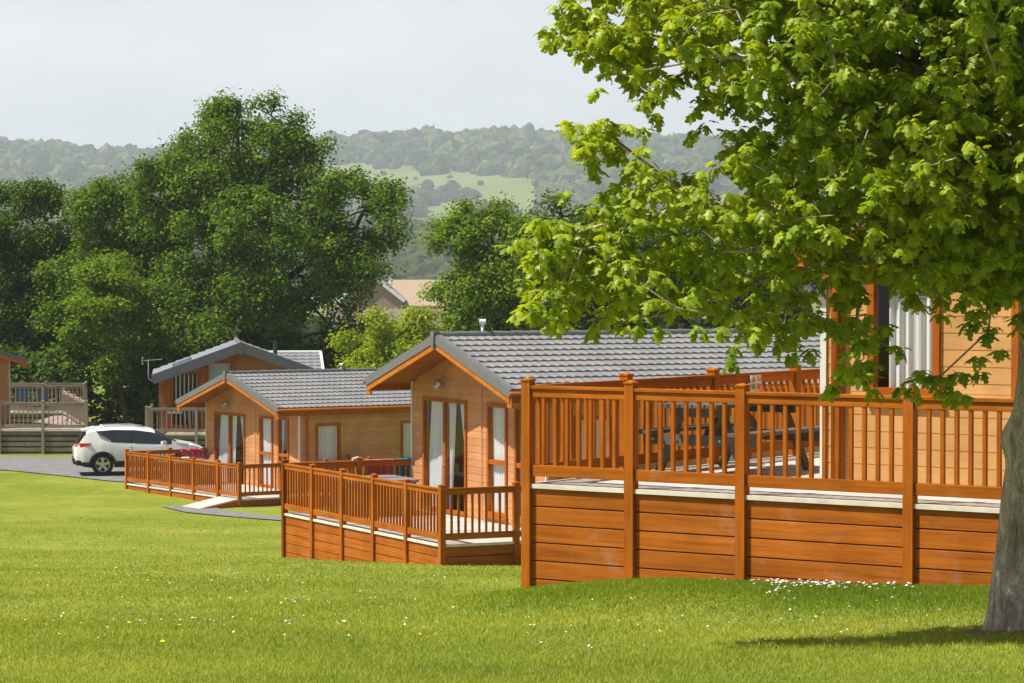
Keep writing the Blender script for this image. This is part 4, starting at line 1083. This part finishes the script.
# ---- the foreground tree
def near_tree():
    Yt = 22.2; s = Yt/2815
    base = Vector((3.955, Yt, gz(3.955, Yt)-.05)); root = tag(empty('maple_tree', base), 'large bright green maple in the foreground with grey trunk at the right edge', 'tree')
    B = np.array(base)
    def lb(x, y, dY, rx, rz, ry): dY -= .8; p = PX(x, y, Yt+dY); return (p[0], p[1], p[2], rx*s, ry, rz*s)
    lobes = [lb(632,12,.2,52,44,.7), lb(700,60,0,82,70,1.2), lb(690,-60,.2,90,90,1.5), lb(800,-120,.3,130,140,2.2), lb(820,60,0,110,100,2.0), lb(930,20,.2,120,120,2.5), lb(1060,-60,.3,150,180,2.8), lb(1050,120,.4,140,130,2.6),
             lb(600,168,-.3,26,32,.45), lb(650,200,-.2,50,55,.8), lb(560,240,-.3,48,30,.55), lb(575,290,-.2,50,34,.6), lb(650,290,-.1,62,52,.9), lb(740,220,0,85,85,1.3), lb(745,315,-.1,62,42,.9), lb(850,200,0,95,80,1.7), lb(930,150,0,100,100,2.0),
             lb(700,330,0,22,26,.4), lb(950,240,-.4,85,58,1.3), lb(870,262,-.4,60,38,.8), lb(845,335,-.6,26,24,.4), lb(865,372,-.7,22,18,.3), lb(905,400,-.7,12,10,.2), lb(975,385,-.7,16,10,.2), lb(980,295,-.6,36,22,.5), lb(820,300,-.3,50,40,.6), lb(566,238,-.2,34,20,.4), lb(590,250,-.2,60,45,.6), lb(620,325,-.1,40,22,.5), lb(1080,250,.3,110,75,2.0), lb(1160,100,.3,110,160,2.4)]
    ncl = 1560
    cl, _ = in_lobes(lobes, ncl, .30)
    sprays = [lb(858,355,-.2,10,18,.2), lb(905,386,-.2,10,5,.1), lb(945,372,-.2,16,6,.15), lb(975,380,-.2,12,6,.12), lb(848,376,-.2,6,6,.1), lb(985,335,-.2,14,14,.2)]
    for sp_ in sprays:
        e_, _ = in_lobes([sp_], 1, .0); cl = np.concatenate([cl, e_])
    for sp_ in (lb(585,15,0,22,20,.3), lb(615,45,0,25,22,.3), lb(600,140,-.2,14,12,.2), lb(555,238,-.2,18,8,.25)):
        e_, _ = in_lobes([sp_], 6, .0); cl = np.concatenate([cl, e_])
    ncl = len(cl)
    # thin the part wholly outside the picture
    px_ = 512+2815*cl[:,0]/cl[:,1]; py_ = 272.9-2815*cl[:,2]/cl[:,1]
    cl = cl-B
    tk = [(0,0,0),(.03,0,.45),(.07,0,1.0),(.13,.02,1.6),(.20,.03,2.2),(.20,.03,2.7),(.16,.02,3.2),(.10,0,3.8),(.05,0,4.5),(0,.1,5.3)]
    arr, par, rad, tips = skeleton(tk, cl, 4, .0055, 2.3, .10)
    rad = np.maximum(rad*(.115/rad[0]), .0036)
    for i, k in enumerate((.215,.172,.155,.15,.148,.15,.135,.12,.10,.08)): rad[i] = k
    branch_mesh('branches', arr, par, rad, M['bark_near'], root, 8)
    # trunk with flare, knots and bulge, its own mesh around the lower stem
    mb = MB(); nz_, na = 44, 28; base_i = 0
    for i in range(nz_+1):
        z = -.05+2.9*i/nz_
        cx = np.interp(z, [p[2] for p in tk], [p[0] for p in tk]); r0 = np.interp(z, [-.05,.12,.45,1.0,1.5,1.9,2.9], [.232,.205,.187,.176,.160,.150,.15])
        for j in range(na):
            t = 2*PI*j/na
            r_ = r0*(1+.05*math.sin(3*t+z*1.3)+.03*math.sin(7*t+z*4)+.02*math.sin(11*t-z*7))
            dl = math.exp(-((z-1.58)/.13)**2)*max(0, math.cos(t-PI))**3*.075; dl += math.exp(-((z-1.22)/.10)**2)*max(0, math.cos(t-R(250)))**4*.035
            r_ += dl+ ((.028*math.exp(-z/.10))*max(0, math.sin(2.5*t+.6)) if z < .5 else 0)
            mb.v.append((cx+r_*math.cos(t), r_*math.sin(t), z))
    for i in range(nz_):
        for j in range(na):
            j2 = (j+1) % na; mb.f.append((i*na+j, i*na+j2, (i+1)*na+j2, (i+1)*na+j)); mb.m.append(0)
    mb.build('trunk', M['bark_near'], root, smooth=True)
    # leaves: drooping rosettes round each twig end
    per, lf = 6, 9
    n = ncl*per; ci = np.repeat(np.arange(ncl), per)
    ro = cl[ci]+hx(n)*np.array([.13,.13,.095])
    n2 = n*lf; ri = np.repeat(np.arange(n), lf)
    az = rng.random(n2)*2*PI; pit = rng.normal(-.60, .38, n2)
    Dr = np.stack([np.cos(az)*np.cos(pit), np.sin(az)*np.cos(pit), np.sin(pit)], 1)
    Nn = np.stack([-np.cos(az)*np.sin(pit), -np.sin(az)*np.sin(pit), np.cos(pit)], 1)+hx(n2)*.28
    P = ro[ri]+Dr*rng.uniform(.01, .05, n2)[:,None]+hx(n2)*.012
    S = rng.uniform(.058, .108, n2)
    leaf_mesh('crown', P, Dr, Nn, S, M['leaf_near'], root, True)
near_tree()

# ------------------------------------------------------------------ grass blades, flowers
def blades(name, label, n, ya, yb, hmin, hmax, wid, mat, cat='grass', xr=.34, tall=None):
    u = rng.random(n)
    y = 1/(1/ya+(1/yb-1/ya)*u)                      # density falls with distance
    x = (rng.random(n)*2-1)*xr*y*1.0
    if tall: x, y = tall(n)
    # keep off the decks
    def inside(O, t, x0, x1, y0, y1):
        dx, dy = x-O[0], y-O[1]; b_ = dx*math.cos(t)+dy*math.sin(t); a_ = -dx*math.sin(t)+dy*math.cos(t)
        return (b_ > x0) & (b_ < x1) & (a_ > y0) & (a_ < y1)
    keep = ~(inside(D1, T1, .03, 16, -9, -.03) | inside(D2, T2, .03, 14, .03, 7.38) | inside(D3, T3, .03, 14, .03, 7.38))
    keep &= ~((np.hypot(x-3.93, (y-22.12)*1.1) < .36) & (rng.random(n) < .85))
    x, y = x[keep], y[keep]; n = len(x); z = ground(x, y)
    hh = rng.uniform(hmin, hmax, n)*(.6+.8*(np.sin(x*1.3+2*np.sin(y*.8))*.25+.5)); w = wid*(y/25)*rng.uniform(.7, 1.3, n)
    a = rng.random(n)*PI; lean = hx(n)*.45; lean[:,2] = 0
    P = np.stack([x, y, z-.004], 1); d = np.stack([np.cos(a), np.sin(a), a*0], 1)*w[:,None]/2
    tip = P+lean*hh[:,None]; tip[:,2] = P[:,2]+hh
    V = np.stack([P-d, P+d, tip], 1).reshape(-1, 3); F = np.arange(3*n).reshape(n, 3)
    return tag(np_mesh(name, V, F, mat), label, cat, kind='stuff')
M['blade'] = leaf_mat('grass_blade', [(.23,.31,.024), (.305,.375,.036), (.385,.44,.06), (.50,.51,.14)], .38, .008, .6, (1.2,1.12,.5))
M['blade_lush'] = leaf_mat('lush_grass_blade', [(.13,.23,.012), (.18,.285,.016), (.24,.34,.024), (.34,.41,.06)], .40, .008, .5, (1.2,1.15,.5))
def soil():
    mb = MB(); cx, cy = 3.93, 22.12; n = 28; mb.v.append((cx, cy, gz(cx, cy)+.02))
    for k in range(n):
        t = 2*PI*k/n; q = (.42+.08*math.sin(3*t+1)+.05*math.sin(7*t)); x, y = cx+q*math.cos(t), cy+q*.9*math.sin(t); mb.v.append((x, y, gz(x, y)+.006))
    for k in range(n): mb.f.append((0, 1+k, 1+(k+1) % n)); mb.m.append(0)
    tag(mb.build('soil_patch', simple('reddish_soil', (.30,.17,.08), .95, .05, var=.4, scale=22, bump=.8, bscale=50)), 'bare reddish soil round the foot of the maple trunk', 'soil', kind='structure')
soil()
blades('lawn_grass', 'short mown grass blades over the lawn', 520000, 15, 78, .018, .042, .010, M['blade'])
def near_deck(n):
    k = rng.random(n)**.85; a_ = -.5-8.0*k+rng.normal(0, .55, n); b_ = -np.abs(rng.normal(0, 1.0, n))-.02
    return D1.x+b_*math.cos(T1)-a_*math.sin(T1), D1.y+b_*math.sin(T1)+a_*math.cos(T1)
blades('long_grass', 'longer lush grass along the foot of the high deck', 100000, 20, 30, .022, .050, .009, M['blade_lush'], tall=near_deck)

def flowers(name, label, pts, mat_p, r_, hgt, mat_c=None):
    mb = MB(); k = 6
    for (x, y) in pts:
        z = gz(x, y)+hgt*rnd.uniform(.6, 1.2); i = len(mb.v); tx, ty = rnd.uniform(-.5,.5), rnd.uniform(-.5,.5); r = r_*rnd.uniform(.7,1.2)*(1.35 if len(pts) > 200 and pts.index((x, y)) < 170 else 1)
        for j in range(k):
            t = 2*PI*j/k; mb.v.append((x+r*math.cos(t), y+r*math.sin(t), z+r*(tx*math.cos(t)+ty*math.sin(t))))
        mb.v.append((x, y, z+r*.3))
        for j in range(k): mb.f.append((i+j, i+(j+1)%k, i+k)); mb.m.append(0)
    return tag(mb.build(name, mat_p), label, 'flowers', kind='stuff')
pts = []
for _ in range(170):      # daisies at the foot of the high deck
    a_ = -2.53-rnd.gauss(1.0, .48); b_ = -abs(rnd.gauss(.10, .36))-.10; p = to_world(D1, T1, b_, a_); pts.append((p.x, p.y))
for _ in range(680):
    y = 1/(1/20+(1/85-1/20)*rnd.random()); x = rnd.uniform(-.27,.24)*y
    if rnd.random() < .55:
        cx, cy = rnd.choice([(-3.2,26),(-2.2,31),(.4,26.5),(2.4,23.8),(-4,36),(-7,52),(-1.6,24.5),(3.0,22.7),(-5.2,41),(-3.6,44),(-4.4,47),(-8.5,60),(-2.9,39),(-10.5,70)]); x, y = cx+rnd.gauss(0,1.1), cy+rnd.gauss(0,.5)
    if x > (y-28)*.0+0.2 and y > 26.2: continue
    pts.append((x, y))
flowers('daisies', 'white daisies scattered through the lawn and bunched below the high deck', pts, simple('daisy_petal', (.78,.78,.74), .7), .0098, .045)
pts = [(rnd.uniform(-.2,.14)*yy, yy) for yy in [1/(1/20+(1/50-1/20)*rnd.random()) for _ in range(46)]]
flowers('buttercups', 'yellow dandelions dotted over the near lawn', [p for p in pts if p[1] < 26 or p[0] < -1], simple('yellow_petal', (.75,.55,.02), .7), .018, .04)

# ------------------------------------------------------------------ far houses
def house(c, rz, w, dp, eave, ridge, roofm, wallm, name, label, white=False):
    root = tag(empty(name, c, rz), label, 'house', 'distant houses below the wooded hill')
    b = MB(); b.box(-w/2, w/2, -dp/2, dp/2, -8, eave); b.v += [(-w/2,-dp/2,eave),(-w/2,dp/2,eave),(-w/2,0,ridge),(w/2,-dp/2,eave),(w/2,dp/2,eave),(w/2,0,ridge)]
    i = len(b.v)-6; b.f += [(i,i+1,i+2),(i+3,i+5,i+4)]; b.m += [0,0]
    b.build('wall', wallm, root)
    r_ = MB()
    for sg in (-1, 1):
        k = (ridge-eave)/(dp/2)
        r_.hexa([(-w/2-.3,0,ridge),(w/2+.3,0,ridge),(w/2+.3,sg*(dp/2+.4),eave-k*.4),(-w/2-.3,sg*(dp/2+.4),eave-k*.4),(-w/2-.3,0,ridge+.2),(w/2+.3,0,ridge+.2),(w/2+.3,sg*(dp/2+.4),eave-k*.4+.2),(-w/2-.3,sg*(dp/2+.4),eave-k*.4+.2)])
    rf = r_.build('roof', roofm, root)
    if white:
        for xx in (-w/2-.36, w/2+.36):
            v = MB()
            for sg in (-1, 1): v.beam((xx,0,ridge+.05),(xx,sg*(dp/2+.45),eave-k*.45+.05),.12,.42,(0,sg*k,1))
            v.build('bargeboard', M['white'], rf)
    ch = MB(); ch.box(w/2-1.5, w/2-.7, -.4, .4, ridge-.5, ridge+.9); ch.build('chimney', simple('brick', (.3,.13,.09), .9), root)
    for xx in (-w/4, w/4):
        f = MB(); f.box(xx-.6, xx+.6, -dp/2-.05, -dp/2+.02, eave-1.5, eave-.3); f.build('window', M['white'], root)
    return root
slate = simple('slate_roof', (.22,.23,.26), .7); tan_roof = simple('tan_tile_roof', (.42,.315,.21), .8); brick = simple('pale_brick', (.34,.24,.17), .9); brown = simple('brown_tile', (.21,.155,.12), .9)
p = PX(377, 300, 335); house((p[0], 335, p[2]-1.0), R(84), 9, 7.2, 1.2, 4.0, slate, brick, 'far_house', 'distant house with grey roof and white edged gable beside the big oak', True)
p = PX(425, 300, 333); house((p[0], 334, p[2]-1.6), R(-2), 12.5, 6, 1.1, 3.8, tan_roof, brick, 'far_house', 'distant house with tan tiled roof right of the white edged gable')
p = PX(395, 315, 318); house((p[0], 318, p[2]-1.5), R(3), 14, 6, .2, 2.0, brown, brick, 'far_house', 'distant low house with brown roof in front of the tan roofed house')

# ------------------------------------------------------------------ woods on the hills
ib_ = bmesh.new(); bmesh.ops.create_icosphere(ib_, subdivisions=2, radius=1)
IV = np.array([v.co[:] for v in ib_.verts]); IF = np.array([[v.index for v in f.verts] for f in ib_.faces]); ib_.free()
def blob_wood(name, label, X, Yd, rad, mat, cat='woodland', flat_=.85, cards=26):
    """lumpy crowns: a rough core for each tree with leaf-clump faces standing out of it"""
    n = len(X); Z = ground(X, Yd); k = len(IV)
    disp = 1+.13*rng.standard_normal((n, k, 1))
    sc = np.stack([rad, rad, rad*flat_*rng.uniform(.8, 1.5, n)], 1); Cn = np.stack([X, Yd, Z+rad*.45], 1)
    V = (IV[None]*disp*sc[:,None,:]*.88+Cn[:,None,:]).reshape(-1, 3)
    F = (IF[None]+(np.arange(n)*k)[:,None,None]).reshape(-1, 3)
    m_ = n*cards; ci = np.repeat(np.arange(n), cards)
    d = unit(hx(m_)); d[:,2] = np.abs(d[:,2])*.9-.15; d[:,1] = -np.abs(d[:,1]); d[rng.random(m_) < .25, 1] *= -1
    P = Cn[ci]+d*sc[ci]*rng.uniform(.86, 1.16, m_)[:,None]
    Nn = unit(d+np.array([0,0,.5])+hx(m_)*.5); t = unit(np.cross(Nn, hx(m_))); u = np.cross(Nn, t); q = (rad[ci]*rng.uniform(.16, .34, m_))[:,None]
    W = np.stack([P-t*q, P-u*q*.8, P+t*q, P+u*q*.8], 1).reshape(-1, 3)
    F4 = np.arange(4*m_).reshape(m_, 4)+len(V)
    return tag(np_mesh(name, np.concatenate([V, W]), [F, F4], mat, smooth=False), label, cat, kind='stuff')
def wood_mat(name, cols, sc=.35):
    m, nt, out = new_mat(name); p = N(nt, 'ShaderNodeBsdfPrincipled', Roughness=1); p.inputs['Specular IOR Level'].default_value = 0
    vo = N(nt, 'ShaderNodeTexVoronoi', Scale=sc*.55); L(nt, coords(nt, (1,.5,.6)), vo.inputs[0]); sv_ = N(nt, 'ShaderNodeSeparateXYZ'); L(nt, vo.outputs['Color'], sv_.inputs[0]); c = ramp(nt, sv_.outputs[0], [(i/(len(cols)-1), k) for i, k in enumerate(cols)])
    nz = N(nt, 'ShaderNodeTexNoise', Scale=sc, Detail=8, Roughness=.75); L(nt, coords(nt), nz.inputs[0])
    c = mixc(nt, 1.0, c, ramp(nt, nz.outputs[0], [(.35, (.42,.48,.5)), (.65, (1.4,1.3,1.1))]), 'MULTIPLY'); L(nt, c, p.inputs[0])
    b = N(nt, 'ShaderNodeBump', Strength=1.0, Distance=4); L(nt, nz.outputs[0], b.inputs['Height']); L(nt, b.outputs[0], p.inputs['Normal'])
    L(nt, p.outputs[0], out.inputs[0]); return m
WM = wood_mat('hill_wood', [(.012,.028,.008), (.035,.065,.012), (.075,.12,.02), (.13,.18,.03), (.17,.14,.07), (.03,.055,.01)], .09)
WM2 = wood_mat('spur_wood', [(.035,.055,.012), (.06,.09,.018), (.085,.12,.024), (.11,.14,.03), (.12,.12,.05)], .2)
def hill_wood():
    n = 19000
    Yd = rng.uniform(1180, 2330, n)*FK; X = (rng.random(n)*2-1)*.33*Yd
    px_ = 512+2815*X/Yd; py_ = 272.9-2815*(ground(X, Yd)+6)/Yd
    wob = 4*np.sin(px_/17)+3*np.sin(px_/7.3+2)
    def blk(x0, x1, y0, y1, sk=0): yy = py_+wob*.5+(px_-x0)*sk; return (px_ > x0+wob) & (px_ < x1+wob) & (yy > y0) & (yy < y1)
    open_ = blk(285,428,160,194,-.02) | blk(430,540,170,224,.0) | blk(425,475,190,215) | blk(100,170,195,225) | blk(640,760,178,190) | blk(-120,-20,170,190)
    scrub = blk(400,482,186,200)
    lowopen = (py_ > 205) & (np.sin(px_/23+1)+np.sin(px_/51+py_/9) > .6)
    w = (~open_ & ~scrub & ~lowopen)
    fr_ = open_ & (rng.random(n) < .012)
    blob_wood('hill_woodland', 'hazy woodland covering the far hillside', X[w], Yd[w], np.clip(rng.lognormal(2.25, .38, w.sum()), 5, 19), WM)
    blob_wood('field_bushes', 'scattered hedgerow bushes on the far fields', X[fr_], Yd[fr_], rng.uniform(2.5, 5.5, fr_.sum()), WM, 'bushes', .8)
    sc = scrub & (rng.random(n) < .8)
    blob_wood('hill_scrub', 'brownish scrub patch on the far pasture', X[sc], Yd[sc], rng.uniform(4, 8, sc.sum()), wood_mat('scrub', [(.10,.06,.035), (.13,.085,.05), (.08,.075,.035)]), 'scrub', .6)
    # hedges at field edges
    n = 8500; Yd = rng.uniform(1150, 1900, n); X = (rng.random(n)*2-1)*.34*Yd
    blob_wood('spur_woodland', 'nearer olive green woodland on the low spur behind the houses', X, Yd, rng.uniform(5.0, 9.5, n), WM2)
    n = 1500; Yd = rng.uniform(350, 480, n); X = (rng.random(n)*2-1)*.27*Yd
    k = ~((np.abs(512+2815*X/Yd-400) < 45))
    blob_wood('valley_thicket', 'thicket in the valley behind the lodges and houses', X[k], Yd[k], rng.uniform(2, 3.6, k.sum()), WM2)
hill_wood()

# ------------------------------------------------------------------ air
HZ = bpy.data.meshes.new('haze'); hb = MB(); hb.box(-2600, 2600, -70, 6500, -45, 290)
ho = hb.build('haze', simple('tmp_haze', (1,1,1))); ho.data.materials.clear()
m, nt, out = new_mat('haze_air'); pv = N(nt, 'ShaderNodeVolumePrincipled'); pv.inputs['Color'].default_value = (.82,.89,1,1); pv.inputs['Density'].default_value = .00017; pv.inputs['Anisotropy'].default_value = .1
L(nt, pv.outputs[0], out.inputs['Volume']); ho.data.materials.append(m); tag(ho, 'pale summer haze over the valley', 'haze', kind='stuff'); ho.display_type = 'WIRE'

# ------------------------------------------------------------------ light, sky, camera
el = R(58); sx, sy = -.983, -.185
sv = Vector((sx*math.cos(el), sy*math.cos(el), math.sin(el)))
sl_ = bpy.data.lights.new('sun', 'SUN'); sl_.energy = 5.0; sl_.angle = R(.55); sl_.color = (1, .955, .88)
so_ = bpy.data.objects.new('sun', sl_); so_.rotation_euler = sv.to_track_quat('Z', 'Y').to_euler(); so_.location = (0,0,60); C.objects.link(so_)
w = bpy.data.worlds.new('World'); bpy.context.scene.world = w; w.use_nodes = True; nt = w.node_tree; nt.nodes.clear()
wo = N(nt, 'ShaderNodeOutputWorld'); bg = N(nt, 'ShaderNodeBackground', Strength=.10)
sky = N(nt, 'ShaderNodeTexSky'); sky.sky_type = 'NISHITA'; sky.sun_disc = False; sky.sun_elevation = el; sky.sun_rotation = math.atan2(sx, sy); sky.altitude = 50; sky.dust_density = 1.5
tc = N(nt, 'ShaderNodeTexCoord'); sp = N(nt, 'ShaderNodeSeparateXYZ'); L(nt, tc.outputs['Generated'], sp.inputs[0])
mp = N(nt, 'ShaderNodeMapping'); mp.inputs['Scale'].default_value = (5, 5, 13); L(nt, tc.outputs['Generated'], mp.inputs[0])
cn = N(nt, 'ShaderNodeTexNoise', Scale=1.2, Detail=7, Roughness=.5); L(nt, mp.outputs[0], cn.inputs[0])
cc = ramp(nt, cn.outputs[0], [(.36, (5.65,5.85,6.2)), (.50, (6.25,6.4,6.65)), (.62, (7.0,7.05,7.15))])
fac = N(nt, 'ShaderNodeMapRange'); L(nt, sp.outputs[2], fac.inputs[0]); fac.inputs[1].default_value = .10; fac.inputs[2].default_value = .26; fac.inputs[3].default_value = .98; fac.inputs[4].default_value = .0
L(nt, mixc(nt, fac.outputs[0], mixc(nt, 1.0, sky.outputs[0], (.62,.62,.60), 'MULTIPLY'), cc), bg.inputs[0]); L(nt, bg.outputs[0], wo.inputs[0])

cam = bpy.data.cameras.new('camera'); co = bpy.data.objects.new('camera', cam); C.objects.link(co)
cam.sensor_width = 36; cam.lens = 2815/1024*36; cam.clip_start = .5; cam.clip_end = 12000
co.location = (0,0,0); co.rotation_euler = (R(90)-math.atan((341.5-272.9)/2815), 0, 0)
S = bpy.context.scene; S.camera = co
S.view_settings.view_transform = 'Standard'; S.view_settings.look = 'None'; S.view_settings.exposure = .5; S.view_settings.gamma = 1
S.render.engine = 'CYCLES'
cy = S.cycles; cy.max_bounces = 8; cy.diffuse_bounces = 3; cy.glossy_bounces = 3; cy.transmission_bounces = 6; cy.transparent_max_bounces = 16; cy.volume_bounces = 1
cy.use_adaptive_sampling = True; cy.adaptive_threshold = .015
try:
    cy.use_denoising = True; cy.denoiser = 'OPENIMAGEDENOISE'
except Exception: pass
cy.sample_clamp_indirect = 6
